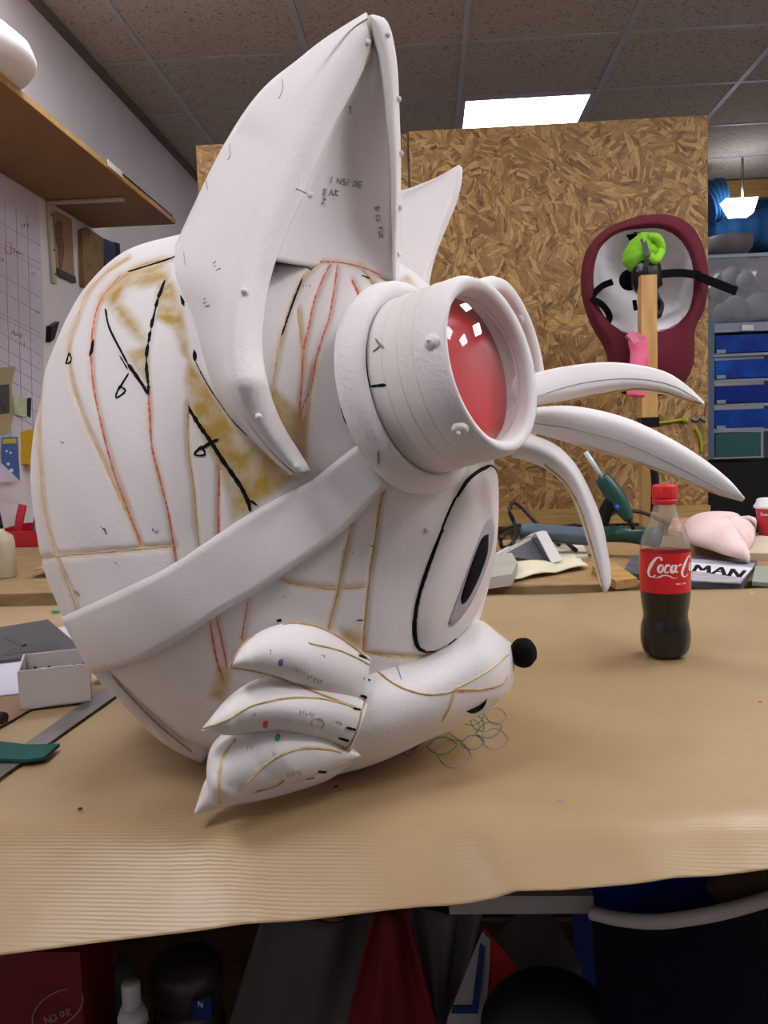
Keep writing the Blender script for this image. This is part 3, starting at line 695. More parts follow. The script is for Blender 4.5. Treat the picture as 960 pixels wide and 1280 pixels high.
# inner panel: from the rim to the far rim, upper part only
ni = 50; nI = int(np.argmin(np.abs(EC[:, 1]-326)))+1
Cin = catm(EC[:nI], ni); Din = catm([(v,) for v in ED[:nI]], ni)[:, 0]
Dr = catm([(470, 42), (478, 60), (482, 90), (484, 130), (486, 180), (488, 230), (489, 280), (490, 320), (492, 352)], ni)
ddr = catm([(.725,), (.735,), (.745,), (.755,), (.765,), (.77,), (.77,), (.765,), (.76,)], ni)[:, 0]
V = []
for i in range(ni):
    for s in np.linspace(0, 1, 16):
        q_ = Cin[i]*(1-s)+Dr[i]*s; t = i/(ni-1)
        V.append(P(q_[0], q_[1], (Din[i]+.016+.032*min(1, t*3))*(1-s)+ddr[i]*s+.036*min(1, t*2.2)*math.sin(s*PI)))
for s in np.linspace(0, 1, 16):     # lip that meets the top of the skull
    q_ = Cin[-1]*(1-s)+Dr[-1]*s; d0 = (V[-16+0]-CAM).dot(FWD); V.append(P(q_[0], q_[1]+1.5, depth_at(SK, 345, 334, .72)*(1-s)+.80*s))
inn = ob('inner_ear', V, grid_faces(ni+1, 16), M_FOAM, earT)
md = inn.modifiers.new('thick', 'SOLIDIFY'); md.thickness = .01; md.offset = 1

IB = [bvh_of(inn)]
# far rim of the ear
Er = catm([(466, 18), (482, 24), (491, 46), (497, 85), (499, 130), (501, 190), (501, 250), (500, 310), (499, 356)], ni)
Dl = catm([(459, 20), (464, 40), (473, 70), (479, 110), (484, 160), (488, 210), (489, 260), (490, 310), (491, 356)], ni)
rings = []
for i in range(ni):
    r = []; d = ddr[i]-.012
    for s in np.linspace(0, 1, 8):
        q_ = Dl[i]*(1-s)+Er[i]*s; r.append(P(q_[0], q_[1], d-.008*math.sin(s*PI)+.006*s))
    for s in np.linspace(1, 0, 6):
        q_ = Dl[i]*(1-s)+Er[i]*s; r.append(P(q_[0], q_[1], d+.03))
    rings.append(r)
er2 = recalc(ob('ear_edge', *loft(rings), M_FOAM, earT)); IB2 = [bvh_of(er2)]
# back of the ear so that it is a closed cone from the other side
V = []
for i in range(ni):
    a_ = Vector(inn.data.vertices[i*16+15].co)+ORG['foam_costume_head']; o_ = rings[i][8]
    k = min(nI-1, int(i/(ni-1)*(nI-1))); b_ = Vector(earT.data.vertices[k*nr+0].co)+ORG['foam_costume_head']
    for s in np.linspace(0, 1, 12): V.append(o_*(1-s)+b_*s+FWD*(.07*math.sin(s*PI)*min(1, .25+i/ni)+.002))
ob('ear_back', V, grid_faces(ni, 12), M_FOAM, earT)
line([(467, 50), (463, 60), (455, 85)], .0006, M_GLUE, ERB+IB, 'seam', earT)
line([(459, 28), (463, 44), (467, 52)], .001, M_GLUE, ERB+IB2, 'seam', earT)
# handwriting on the inner ear: INSIDE EAR 2 / SICK FUR and little marks
def glyph(c, x, y, s, rot):
    G_ = {'I': [[(0, 0), (0, 1)]], 'N': [[(0, 1), (0, 0), (.7, 1), (.7, 0)]], 'S': [[(.6, .1), (.1, 0), (.1, .4), (.6, .55), (.5, 1), (0, .9)]], 'D': [[(0, 0), (0, 1), (.6, .8), (.6, .2), (0, 0)]],
          'E': [[(.6, 0), (0, 0), (0, 1), (.6, 1)], [(0, .5), (.5, .5)]], 'A': [[(0, 1), (.35, 0), (.7, 1)], [(.1, .6), (.6, .6)]], 'R': [[(0, 1), (0, 0), (.6, .2), (0, .5), (.6, 1)]], '2': [[(0, .2), (.4, 0), (.6, .3), (0, 1), (.7, 1)]],
          'C': [[(.6, .1), (.1, .2), (.1, .8), (.6, .95)]], 'K': [[(0, 0), (0, 1)], [(.6, 0), (0, .5), (.6, 1)]], 'F': [[(.6, 0), (0, 0), (0, 1)], [(0, .5), (.4, .5)]], 'U': [[(0, 0), (0, .9), (.6, .9), (.6, 0)]], 'M': [[(0, 1), (.1, 0), (.4, .7), (.7, 0), (.8, 1)]], 'T': [[(0, 0), (.7, 0)], [(.35, 0), (.25, 1)]], 'o': [[(.1, .5), (.5, .4), (.6, .8), (.3, 1), (.05, .8), (.1, .5)]], 'a': [[(.6, .4), (.1, .5), (.1, .95), (.5, .9), (.6, .4), (.65, 1)]], 'l': [[(.2, 0), (.2, 1)]], 'u': [[(0, .4), (.1, 1), (.5, .9), (.55, .4), (.6, 1)]], 'g': [[(.6, .4), (.1, .5), (.1, .9), (.5, .9), (.6, .4), (.6, 1.3), (.1, 1.4)]], 's': [[(.5, .4), (.1, .5), (.5, .8), (.1, 1)]], 't': [[(.3, .1), (.3, 1)], [(.1, .4), (.5, .4)]], 'e': [[(.1, .7), (.6, .65), (.3, .4), (.1, .8), (.6, 1)]], 'p': [[(.1, .4), (.1, 1.4)], [(.1, .5), (.6, .6), (.1, .95)]]}.get(c, [])
    cr, sr = math.cos(rot), math.sin(rot)
    return [[(x+(a*cr-b*sr)*s, y+(a*sr+b*cr)*s) for a, b in g] for g in G_]
def word(t, x, y, s, rot=0, sp=.95):
    out = []
    for k, c in enumerate(t): out += glyph(c, x+k*s*sp*math.cos(rot), y+k*s*sp*math.sin(rot), s, rot)
    return out
TX = word('INSIDE', 414, 221, 7.5, .18, .95)+word('EAR', 404, 236, 7.5, .1)+word('2', 402, 247, 7, .1)+word('SICK FUR', 474, 258, 5.5, 1.45, .95)+word('T', 434, 133, 9, -.1)+word('T', 388, 204, 7, 0)+[[(420, 140), (428, 139)]]
for tx in (word('INSIDE', 414, 221, 7.5, .18, .95), word('EAR', 404, 236, 7.5, .1), word('2', 402, 247, 7, .1), word('SICK', 474, 258, 5.5, 1.45, .95), word('FUR', 478, 284, 5.5, 1.45, .95), word('T', 434, 133, 9, -.1), word('T', 388, 204, 7, 0), [[(420, 140), (428, 139)]]):
    lines(tx, .0006, M_PENCIL, IB, 'handwriting', inn, off=.0012, h=.0003, smooth=False)
lines(scribble(272, 335, 5, 3, 1.2)+scribble(258, 380, 5, 3, 1.2)+[[(352, 98), (354, 110), (349, 124)], [(287, 180), (288, 195), (285, 200)], [(258, 225), (260, 238)], [(230, 315), (232, 332)]], .0007, M_PENCIL, ERB, 'pencil_mark', earT, off=.0005, h=.0003)
# far ear
fe_a = catm([(573, 206), (545, 222), (515, 234), (490, 246), (480, 300), (478, 370), (478, 440)], 36); fe_b = catm([(575, 207), (566, 222), (556, 246), (543, 280), (532, 320), (521, 358), (512, 440)], 36); fe_c = catm([(578, 210), (577, 228), (570, 256), (556, 290), (543, 325), (536, 362), (530, 440)], 36)
rings = []
for i in range(36):
    t = i/35; d = 1.02-.05*t; r = []
    for s in np.linspace(0, 1, 8, endpoint=False):
        q_ = fe_a[i]*(1-s)+fe_b[i]*s; r.append(P(q_[0], q_[1], d+.03*math.sin(s*PI)*t+.03*(1-s)*t))
    for s in np.linspace(0, 1, 6):
        q_ = fe_b[i]*(1-s)+fe_c[i]*s; r.append(P(q_[0], q_[1], d-.012*math.sin(s*PI)))
    r.append(P(*fe_c[i], d+.02+.05*t)); r.append(P(*(fe_a[i]*.6+fe_c[i]*.4), d+.04+.12*t))
    rings.append(r)
far_ear = recalc(ob('ear', *loft(rings), M_ROUGH, HEAD))
# --- goggles
def goggle(C, axis, Rl, Ro, Lb, label, near_):
    ax = axis.normalized(); g = ob('goggle_cup', *lathe([(Rl*.98, -.028), (Rl, -.026), (Rl, 0.0), (Rl+.003, .0035), (Rl+.008, .005), (Ro-.003, .003), (Ro, -.002), (Ro+.0006, -.0200), (Ro+.0002, -.0210), (Ro+.001, -.0335), (Ro+.0006, -.0345), (Ro+.0014, -.047), (Ro+.001, -.048), (Ro+.0018, -Lb), (Ro-.01, -Lb-.02)][::-1], C, 96, ax, caps=False), [M_ROUGH, M_FOAM], HEAD, label=label)
    g.data.polygons.foreach_set('material_index', [1 if (p.index//96) > 8 or (p.index//96) < 5 else 0 for p in g.data.polygons])
    recalc(g)
    for k, hh in enumerate((-.0205, -.034, -.0475)):
        ob('ring_seam', *lathe([(Ro+r, hh+z) for r, z in ((.0003+.0004*k, -.0008), (.0010+.0004*k, 0), (.0003+.0004*k, .0008))], C, 96, ax, caps=False), mat('faint_glue', '#e6dcc4', .6), g)
    ob('flange', *lathe([(Ro-.004, -Lb-.006), (Ro+.001, -Lb-.003), (Ro+.006, -Lb+.001), (Ro+.011, -Lb+.001), (Ro+.016, -Lb-.004), (Ro+.0175, -Lb-.012), (Ro+.015, -Lb-.022), (Ro, -Lb-.03)], C, 96, ax, caps=False), M_ROUGH, g)
    ob('lens_disc', *lathe([(0.0005, -.0185), (Rl*.6, -.0185), (Rl, -.0185), (Rl, -.026), (0.0005, -.026)], C, 64, ax, caps=False), mat('red_film', '#bf0a14', .35, vscale=14, col2='#cf1a24'), g, label='red lens disc')
    dome = []
    for i in range(15):
        a = PI/2*i/14; dome.append((max(.0004, Rl*.985*math.cos(a)), -.012+.021*math.sin(a)))
    ob('lens_dome', *lathe(dome, C, 72, ax, caps=False), clear('clear_dome', (.98, .98, .98), 1.55, .012, (.9, .9, .9)), g, label='clear plastic dome lens')
    return g
def axis_from(px_dir, toward):
    s = math.sqrt(1-toward**2); n = math.hypot(*px_dir)
    return RIGHT*(s*px_dir[0]/n)+UP*(-s*px_dir[1]/n)-FWD*toward
GC = P(611, 457, .655)
GA = axis_from((1, -.2), .60)
g1 = goggle(GC, GA, .0585, .0705, .060, 'near foam goggle cup with a red lens', True)
g2 = goggle(P(641, 448, .80), axis_from((1, -.18), .50), .062, .078, .075, 'far foam goggle cup behind the near one', False)
GB = [bvh_of(g1)]
GF = [bvh_of(o) for o in g1.children if o.name.startswith('flange')]
# studs, pin marks, pen lines on the near goggle
def stud(x, y, r, bv, parent):
    h = hit(bv, x, y)
    if not h: return
    s = ob('stud', *lathe([(r, -.002), (r, .0005), (r*.85, .002), (r*.4, .003), (.0003, .0032)], h[0], 20, h[1], caps=False), M_ROUGH, parent)
    ob('pin_head', *sphere(h[0]+h[1]*.004, .0016, 10, 8), M_WHITE, parent)
GB2 = [bvh_of(g2)]
stud(539, 427, .0058, GB, g1); stud(575, 537, .0062, GB, g1); stud(646, 400, .007, GB2, g2)
line([(489, 366), (470, 385), (461, 410), (458, 440), (460, 470), (463, 485)], .0016, M_PEN, GB, 'pen_mark', g1, h=.0003)
line([(463, 483), (473, 482), (483, 481)], .0028, M_PEN, GB, 'pen_mark', g1, h=.0003)
line([(481, 436), (473, 429), (470, 424)], .0022, M_METAL, GB, 'staple', g1, h=.001); line([(467, 440), (475, 433)], .001, M_METAL, GB, 'staple', g1, h=.001)
line([(473, 563), (473, 580)], .0016, M_METAL, GF, 'staple', g1, h=.001)
line([(402, 598), (412, 590), (421, 581)], .0008, M_METAL, SB+SK, 'pen_mark', strap, h=.0003)
# ball-headed pins
PINS = [(460, 53, 0), (485, 43, 0), (498, 124, 0), (501, 192, 0), (500, 260, 0), (498, 318, 0), (305, 364, 0), (323, 521, 0), (371, 583, 0), (534, 663, 0), (388, 244, 1)]
allb = ERB+IB+IB2+SK+EB

for x, y, long_ in PINS:
    h = hit(allb, x, y) or hit(allb, x-6, y)
    if not h: continue
    if long_:
        tip = hit(allb, 370, 236)[0]; hp_ = P(388, 244, (tip-CAM).dot(FWD)-.006)
        pn = ob('pin', *sphere(hp_, .0027, 12, 8), M_WHITE, HEAD); ob('pin_shaft', *tube([tip, hp_], .0005, 6), M_METAL, pn)
    else:
        c = P(x, y, (h[0]-CAM).dot(FWD)-.002)
        pn = ob('pin', *sphere(c, .0026, 12, 8), M_WHITE, HEAD); ob('pin_shaft', *tube([c, c-h[1]*.004], .0006, 6), M_METAL, pn)

# =================================================================== COLA BOTTLE
bc = Vector(T(832, 822)); bc.z = TP-.001
bt = thing('cola_bottle', bc, 'half empty plastic cola bottle with red cap and red label standing on the brown paper', 'bottle')
k_ = .2275/1060
def rz(pairs): return [(r*k_, (1180-y)*k_) for r, y in pairs]
prof = rz([(95, 1178), (118, 1168), (138, 1140), (149, 1100), (152, 1060), (151, 1020), (146, 985), (138, 955), (134, 925), (137, 895), (144, 850), (149, 800), (150, 770), (150, 640), (150, 520), (148, 490), (140, 450), (128, 415), (110, 370), (92, 330), (78, 290), (70, 262), (66, 245), (66, 215)])
pc = catm(prof, 70)
def petal(a, h):
    f = max(0, 1-h/.045); return 1-.07*f*abs(math.sin(2.5*a+.6))**6*2
M_PET = clear('clear_plastic', (.97, .97, .96), 1.5, .0, (.75, .74, .72))
body = ob('bottle_body', *lathe([(r, h) for r, h in pc], bc, 80, caps=False, fn=petal), M_PET, bt)
ob('condensation', *lathe([(r*.975, h) for r, h in pc if h > .142], bc, 60, caps=False), clear('misted_plastic', (.95, .95, .95), 1.4, .16, (.8, .78, .76)), bt)
# foot with five petals
V, Fc = lathe([(r*.985, h+.0003) for r, h in pc if h < .0905], bc, 80, fn=petal)
for i, v in enumerate(V):
    pass
M_COLA = mat('cola', '#070202', .25, spec=.2, var=.1)
ob('cola', V, Fc, M_COLA, bt)
lb = ob('label', *lathe([((150.6+.6)*k_, (1180-768)*k_), ((150.6+.8)*k_, (1180-640)*k_), ((150.6+.6)*k_, (1180-524)*k_)], bc, 80, caps=False), mat('red_label', '#c8141e', .3, var=.03), bt, label='red printed label')
cap = lathe(rz([(74, 236), (74, 208), (71, 205)]), bc, 48)
cap2 = lathe(rz([(72, 200), (74, 196), (74, 130), (70, 121), (60, 118)]), bc, 72, fn=lambda a, h: 1+.012*(1 if math.sin(a*36) > 0 else -1))
ob('cap', *join(cap, cap2), mat('red_cap', '#cf1a22', .4, var=.03), bt, label='red screw cap')
# white flowing script on the label
RL = 151.9*k_; LA = math.atan2(CAM.y-bc.y, CAM.x-bc.x)
def lab(x, y):   # x, y on the enlarged picture of the bottle, unrolled round the cylinder
    a = LA+(x-360)/150.0; return bc+Vector((RL*math.cos(a), RL*math.sin(a), (1180-y)*k_))
def stroke(pts, wds):
    n = max(8, int(plen(pts)/4)); p = catm(pts, n); ww = catm([(v,) for v in wds], n)[:, 0]; L_, R2_ = [], []
    for i in range(n):
        t = p[min(i+1, n-1)]-p[max(i-1, 0)]; t = t/(np.linalg.norm(t)+1e-9); nn = np.array([-t[1], t[0]])
        # broad-nib pen: thick on the down strokes
        w2 = ww[i]*(.45+.75*abs(t[1]))/2; L_.append(lab(*(p[i]+nn*w2))); R2_.append(lab(*(p[i]-nn*w2)))
    return loft([L_, R2_], caps=False, wrap=False)
g = []
def Cc(x, big=1):
    return [stroke([(x+86, 565), (x+78, 548), (x+55, 552), (x+25, 590), (x+3, 635), (x+8, 662), (x+28, 668), (x+50, 655)], [8, 14, 14, 18, 20, 16, 12, 6])]
g += Cc(255); g += [stroke([(283, 668), (320, 668), (350, 655), (380, 657), (410, 672), (435, 670)], [8, 10, 10, 10, 12, 3])]
def oo(x): return [stroke([(x+16, 590), (x+4, 600), (x-2, 622), (x+6, 638), (x+20, 630), (x+26, 606), (x+16, 590), (x+30, 592)], [11, 12, 14, 11, 11, 13, 11, 5])]
def aa(x): return [stroke([(x+26, 594), (x+10, 596), (x, 618), (x+6, 638), (x+20, 628), (x+30, 600)], [11, 12, 14, 11, 11, 12]), stroke([(x+33, 592), (x+26, 622), (x+32, 638), (x+44, 630)], [13, 14, 12, 5])]
g += oo(322)
g += [stroke([(386, 600), (378, 590), (366, 598), (358, 622), (366, 640), (382, 630)], [11, 11, 12, 14, 12, 5])]
g += aa(394)
g += [stroke([(443, 600), (450, 592), (462, 592)], [10, 12, 12])]
g += Cc(462)+oo(532)+[stroke([(585, 630), (596, 560), (602, 548), (594, 600), (590, 632), (600, 638)], [8, 13, 12, 13, 12, 5])]+aa(605)
ob('lettering', *join(*g), mat('white_print', '#f2ecec', .4), lb, label='white flowing script reading Coca-Cola')
tc_ = []
def small(txt, x, y, s):
    out = []
    for st in word(txt, x, y, s, 0, .8): 
        for a, b in zip(st[:-1], st[1:]): out.append(stroke([a, b], [2.2, 2.2]))
    return out
ob('small_print', *join(*small('SINCE', 422, 704, 9), *small('FUll', 468, 704, 9), *small('C', 214, 600, 9)), MATS['white_print'], lb)
# =================================================================== BENCHES AT THE BACK
def bench(x0, x1, y0, y1, label, drawer=None):
    t = thing('workbench', ((x0+x1)/2, (y0+y1)/2, 0), label, 'workbench')
    bevel(ob('bench_top', *box(((x0+x1)/2, (y0+y1)/2, .882), (x1-x0, y1-y0, .036)), M_PLY, t, smooth=False))
    for x in (x0+.05, x1-.05):
        for y in (y0+.1, y1-.06): ob('leg', *box((x, y, .43), (.07, .07, .864)), M_PINE, t, smooth=False)
    ob('front_rail', *box(((x0+x1)/2, y0+.07, .82), (x1-x0-.16, .03, .08)), mat('blue_paint', '#1c2f7e', .5), t, smooth=False)
    return t
bench(-1.41, -.32, 1.76, 3.3, 'brown timber bench along the left wall, behind the foam head')
bench(-.28, 1.75, 1.70, 2.42, 'brown timber bench carrying clutter behind the cola bottle')
# =================================================================== CHIPBOARD PARTITION
pt = thing('partition', (.1, 3.5, 0), 'tall partition of two coarse chipboard sheets with a pine frame', 'partition')
ob('chipboard_sheet', *box(((1.094-.045)/2, 3.46, 1.19), (1.139, .018, 2.37)), M_OSB, pt, smooth=False)
ob('chipboard_sheet', *box(((-.889-.053)/2, 3.475, 1.188), (.834, .018, 2.365)), M_OSB, pt, smooth=False)
ob('rail', *box((.55, 3.40, .86), (1.06, .045, .06)), M_PINEH, pt, smooth=False)
for x in (-.02, .55, 1.06): ob('stud', *box((x, 3.42, .42), (.045, .045, .82)), M_PINE, pt, smooth=False)
ob('stud', *box((-.4, 3.53, 1.18), (.05, .08, 2.3)), M_PINE, pt, smooth=False)
# =================================================================== TOP SHELF ON LEFT WALL
sh = thing('wall_shelf', (-1.24, 2.2, 2.13), 'long brown board shelf on the left wall, held by white steel brackets', 'shelf')
bevel(ob('board', *box((-1.235, 2.35, 2.139), (.36, 2.7, .018)), M_MDF, sh, smooth=False), .0015)
ob('edge_strip', *box((-1.053, 2.35, 2.139), (.004, 2.7, .018)), M_PINEH, sh, smooth=False)
M_BRK = mat('cream_steel', '#bdb7a2', .5)
def bracket(y):
    b_ = ob('bracket', *join(box((-1.413, y, 1.97), (.012, .032, .29)), box((-1.27, y, 2.124), (.29, .032, .010)), tube([(-1.41, y, 1.90), (-1.36, y, 2.03), (-1.22, y, 2.122)], .004, 6) if False else box((-1.405, y, 2.105), (.02, .02, .03))), M_BRK, sh, smooth=False)
    bevel(b_, .003)
    for z in (1.86, 1.95, 2.08): ob('screw', *sphere((-1.406, y, z), .005, 8, 6), M_METAL, b_)
bracket(3.27); bracket(1.9)
dome = T(-5, 112, 2.15); dv = Vector((-1.14, dome.y+.02, 2.149))
V, Fc = lathe([(.15, 0), (.165, .02), (.168, .035), (.155, .07), (.115, .105), (.06, .122), (.001, .128)], dv+Vector((.01, -.14, 0)), 40)
setp(ob('foam_dome', V, Fc, M_FOAM), 'white foam dome resting near the front of the wall shelf, top left', 'foam piece')
V, Fc = lathe([(.001, 0), (.07, 0), (.085, .02), (.07, .045), (.03, .06), (.001, .062)], (-1.165, 3.2, 2.149), 28)
setp(ob('foam_offcut', [v+Vector((0, (v.y-3.2)*.6, 0)) for v in V], Fc, M_FOAM), 'small white rounded foam offcut on the far half of the wall shelf', 'foam piece')
V, Fc = box((-1.14, 3.5, 2.165), (.10, .22, .03), basis(.1)); setp(bevel(ob('foam_offcut', V, Fc, M_FOAM, smooth=False), .01), 'flat white foam offcut at the far end of the wall shelf', 'foam piece')
setp(ob('black_rod', *tube([(-1.066, 3.05, 2.158), (-1.066, 3.68, 2.158)], .009, 10), M_BLACK), 'thin black rod lying along the edge of the wall shelf', 'rod')
setp(ob('paper_label', *box((-1.047, 2.98, 2.146), (.001, .14, .022)), M_WHITE, smooth=False), 'white paper label stuck on the front edge of the wall shelf', 'label')
# cylinder standing at far end of the shelf
# =================================================================== THINGS HUNG ON THE LEFT WALL
def wallq(pts, name, m, th, label, cat, parent=None, d=0.0, **pr):
    q = [W(x, y, -1.4195+d) for x, y in pts]; return ob(name, *prism(q, (th, 0, 0)), m, parent, smooth=False, label=label, cat=cat, **pr)
cal = thing('wall_calendar', W(20, 400, -1.418), 'large white paper year planner with blue grid lines on the left wall', 'calendar')
wallq([(-60, 180), (47, 245), (54, 400), (54, 555), (52, 572), (-60, 560)], 'sheet', mat('planner_paper', '#cfcad6', .7, vscale=2), .002, None, None, cal)
BW = [BVHTree.FromPolygons([W(-200, 0, -1.4165), W(300, 0, -1.4165), W(300, 800, -1.4165), W(-200, 800, -1.4165)], [(0, 1, 2, 3)])]
M_BL = mat('blue_ink', '#8d8aa8', .7); M_BI = mat('dark_blue_ink', '#55537c', .7)
S = []
for x0 in (10, 24, 38): S.append([(x0-4, 268-(38-x0)*.6), (x0+4, 560)])
for y0 in (300, 330, 365, 385, 437, 455, 472, 490, 510, 530): S.append([(0, y0-22), (52, y0+8)])
for y0 in (318, 405, 410): S.append([(0, y0-14), (52, y0+12)])
lines(S, .0012, M_BL, BW, 'grid_lines', cal, smooth=False, taper=False, h=.0002, off=.0002)
lines([[(7, 302), (14, 304), (14, 318), (7, 316), (7, 302)]], .002, mat('red_ink', '#c8485a', .7), BW, 'red_box', cal, smooth=False)
lines(word('Sep', 17, 310, 5, .35, .8)+word('Aug', 15, 412, 6, .25, .8)+scribble(33, 283, 4, 3)+scribble(43, 343, 3, 2)+scribble(48, 390, 3, 2)+scribble(3, 325, 3, 3)+scribble(30, 430, 3, 2), .0022, M_BI, BW, 'handwriting', cal, smooth=False, h=.0002)
t = thing('carved_board', W(76, 310, -1.41), 'small brown board with a dark burnt pattern hanging beside the shelf bracket', 'board')
wallq([(63, 262), (86, 274), (90, 352), (66, 336)], 'panel', mat('tan_board', '#a5805f', .6), .012, None, None, t)
wallq([(67, 335), (90, 346), (91, 354), (68, 343)], 'foot_strip', mat('dark_trim', '#3a332f', .6), .015, None, None, t, .001)
wallq([(68, 280), (73, 274), (78, 279), (78, 292), (80, 310), (79, 325), (77, 336), (75, 335), (73, 315), (70, 300)], 'pattern', mat('burnt_pattern', '#57402f', .7, vscale=60, col2='#8a6648'), .001, None, None, t, .013)
t = thing('wood_board', W(110, 320, -1.41), 'plain knotty wooden board hanging to the right of the carved board', 'board')
wallq([(97, 288), (104, 285), (124, 298), (124, 342), (101, 360), (99, 357)], 'panel', mat('knotty_wood', '#9c7a4a', .6, vscale=4, stretch=(3, 14, 3), col2='#785a30'), .02, None, None, t)
for (x, y) in ((107, 292), (112, 332)): ob('knot', *sphere(W(x, y, -1.4), .006, 8, 6, (.3, 1, 1.3)), mat('knot', '#5a3d20', .7), t)
t = thing('blue_book', W(135, 320, -1.41), 'dark blue board with a black edge hanging on the wall under the shelf end', 'board')
wallq([(124, 298), (139, 304), (140, 332), (125, 341)], 'cover', mat('navy_cover', '#23335e', .5), .02, None, None, t)
wallq([(139, 303), (144, 305), (145, 330), (140, 333)], 'edge', M_BLACK, .022, None, None, t)
wallq([(58, 408), (68, 402), (62, 424), (57, 428)], 'black_clip', M_BLACK, .02, 'black clip on the left wall beside the top of the foam head', 'clip')
t = thing('kraft_note', W(8, 505, -1.4), 'khaki paper note with a dark photo, pinned under the wall planner', 'note')
wallq([(-30, 462), (19, 458), (14, 480), (16, 520), (12, 540), (-30, 548)], 'note_paper', mat('khaki_paper', '#a79c78', .8), .002, None, None, t, .006)
wallq([(-30, 484), (11, 480), (12, 516), (-30, 524)], 'photo', mat('dark_photo', '#2a2826', .4, vscale=30, col2='#4c4a46'), .001, None, None, t, .0085)
wallq([(16, 496), (30, 497), (33, 522), (17, 518)], 'sticker', mat('green_sticker', '#7fae5a', .6, vscale=12, col2='#cfd8c8'), .002, 'small green and white sticker on the left wall', 'sticker', None, .006)
wallq([(33, 498), (38, 497), (37, 522), (33, 520)], 'dark_tag', M_BLACK, .004, 'narrow dark tag on the left wall next to the green sticker', 'tag')
t = thing('greeting_card', W(12, 573, -1.4), 'blue greeting card with yellow top band on the left wall', 'card')
wallq([(2, 547), (21, 546), (24, 601), (3, 595)], 'card_face', mat('card_blue', '#3d64a8', .5), .003, None, None, t, .006)
wallq([(3, 549), (20, 548), (20, 554), (3, 555)], 'yellow_band', mat('card_yellow', '#c9b84a', .5), .001, None, None, t, .0095)
for x, y, r in ((8, 564, 1.5), (13, 566, 1.5), (10, 580, 2), (14, 588, 2.5)):
    wallq([(x+r*math.cos(a), y-r*math.sin(a)) for a in np.linspace(0, 2*PI, 9)[:-1]], 'card_spot', M_WHITE, .001, None, None, t, .0095)
wallq([(25, 540), (34, 537), (35, 584), (26, 580)], 'yellow_box', mat('yellow_card', '#d8ae1c', .5), .05, 'yellow box against the left wall behind the foam head', 'box')
wallq([(-5, 573), (25, 602), (-5, 603)], 'folded_paper', mat('pale_paper', '#cfcbdc', .7), .002, 'white folded paper triangle on the left wall below the blue card', 'paper', None, .03)
# =================================================================== LEFT BENCH CLUTTER
t = thing('glue_bottle', T(6, 722), 'cream plastic squeeze bottle with black nozzle at the left edge of the picture', 'bottle')
gb = T(4, 722)
ob('body', *lathe([(.028, 0), (.032, .004), (.032, .085), (.028, .10), (.012, .112), (.010, .118)], gb, 28), mat('cream_plastic', '#b9ae93', .4), t)
ob('nozzle', *lathe([(.010, .116), (.008, .13), (.003, .165), (.002, .168)], gb, 16), M_BLACK, t)
def trayat(c, s, rz, m, name, label, cat, th=.006):
    R = basis(rz); x, y, z = s
    g = join(box(Vector(c)+Vector((0, 0, th/2)), (x, y, th), R), *[box(Vector(c)+R @ Vector(o), d, R) for o, d in (((x/2-th/2, 0, z/2), (th, y, z)), ((-x/2+th/2, 0, z/2), (th, y, z)), ((0, y/2-th/2, z/2), (x-2*th, th, z)), ((0, -y/2+th/2, z/2), (x-2*th, th, z)))])
    return bevel(ob(name, *g, m, smooth=False, label=label, cat=cat), .0015)
rt = Vector((-1.20, 2.72, .9)); trayat(rt, (.36, .3, .05), .08, mat('red_plastic', '#b81c2c', .4), 'red_tray', 'shallow red plastic tray full of small tools against the left wall', 'tray')
cols = ['#c02838', '#4a8ab8', '#8d8a88', '#d8d6d2', '#3a3836', '#7a3c50', '#b8b4b0', '#c8b890']
kindn = ['red lidded pot', 'light blue lid', 'grey pliers handle', 'white cap', 'black grip', 'purple tube', 'silver tin', 'tan brush handle']
for k in range(8):
    x = rt.x-.12+.08*(k % 4); y = rt.y-.07+.13*(k//4); z = rt.z+.006
    if k % 2: V, Fc = lathe([(.022, 0), (.024, .01), (.024, .05), (.018, .06)], (x, y, z), 18)
    else: V, Fc = tube([(x, y, z+.015), (x+.01, y, z+.07), (x+.02, y+.01, z+.12)], .013, 10)
    setp(ob('small_tool', V, Fc, mat('toolc%d' % k, cols[k], .4)), kindn[k]+' poking out of the red tray on the left bench', 'tool', 'small tools in the red tray')
for k in range(3):
    V, Fc = box((-1.28+k*.1, 3.0, .94+.03*k), (.09, .07, .08+.06*k), basis(.3*k)); setp(bevel(ob('parts_box', V, Fc, mat('pbox%d' % k, ['#8a8680', '#d6d2cc', '#6e6a66'][k], .5), smooth=False)), ['low grey', 'middle white', 'tall dark grey'][k]+' parts box behind the red tray', 'box', 'parts boxes behind the red tray')
# crumpled kraft offcut on left bench
V = []
for i in range(14):
    for j in range(14):
        x = -.95+.42*i/13; y = 1.95+.5*j/13; V.append(Vector((x, y, .905+.035*abs(math.sin(x*17+y*9))*math.sin(PI*j/13)+.02*max(0, math.sin(x*40-y*22)))))
o = setp(ob('paper_offcut', V, grid_faces(14, 14), M_KRAFT), 'crumpled brown paper offcut lying on the left bench', 'paper')
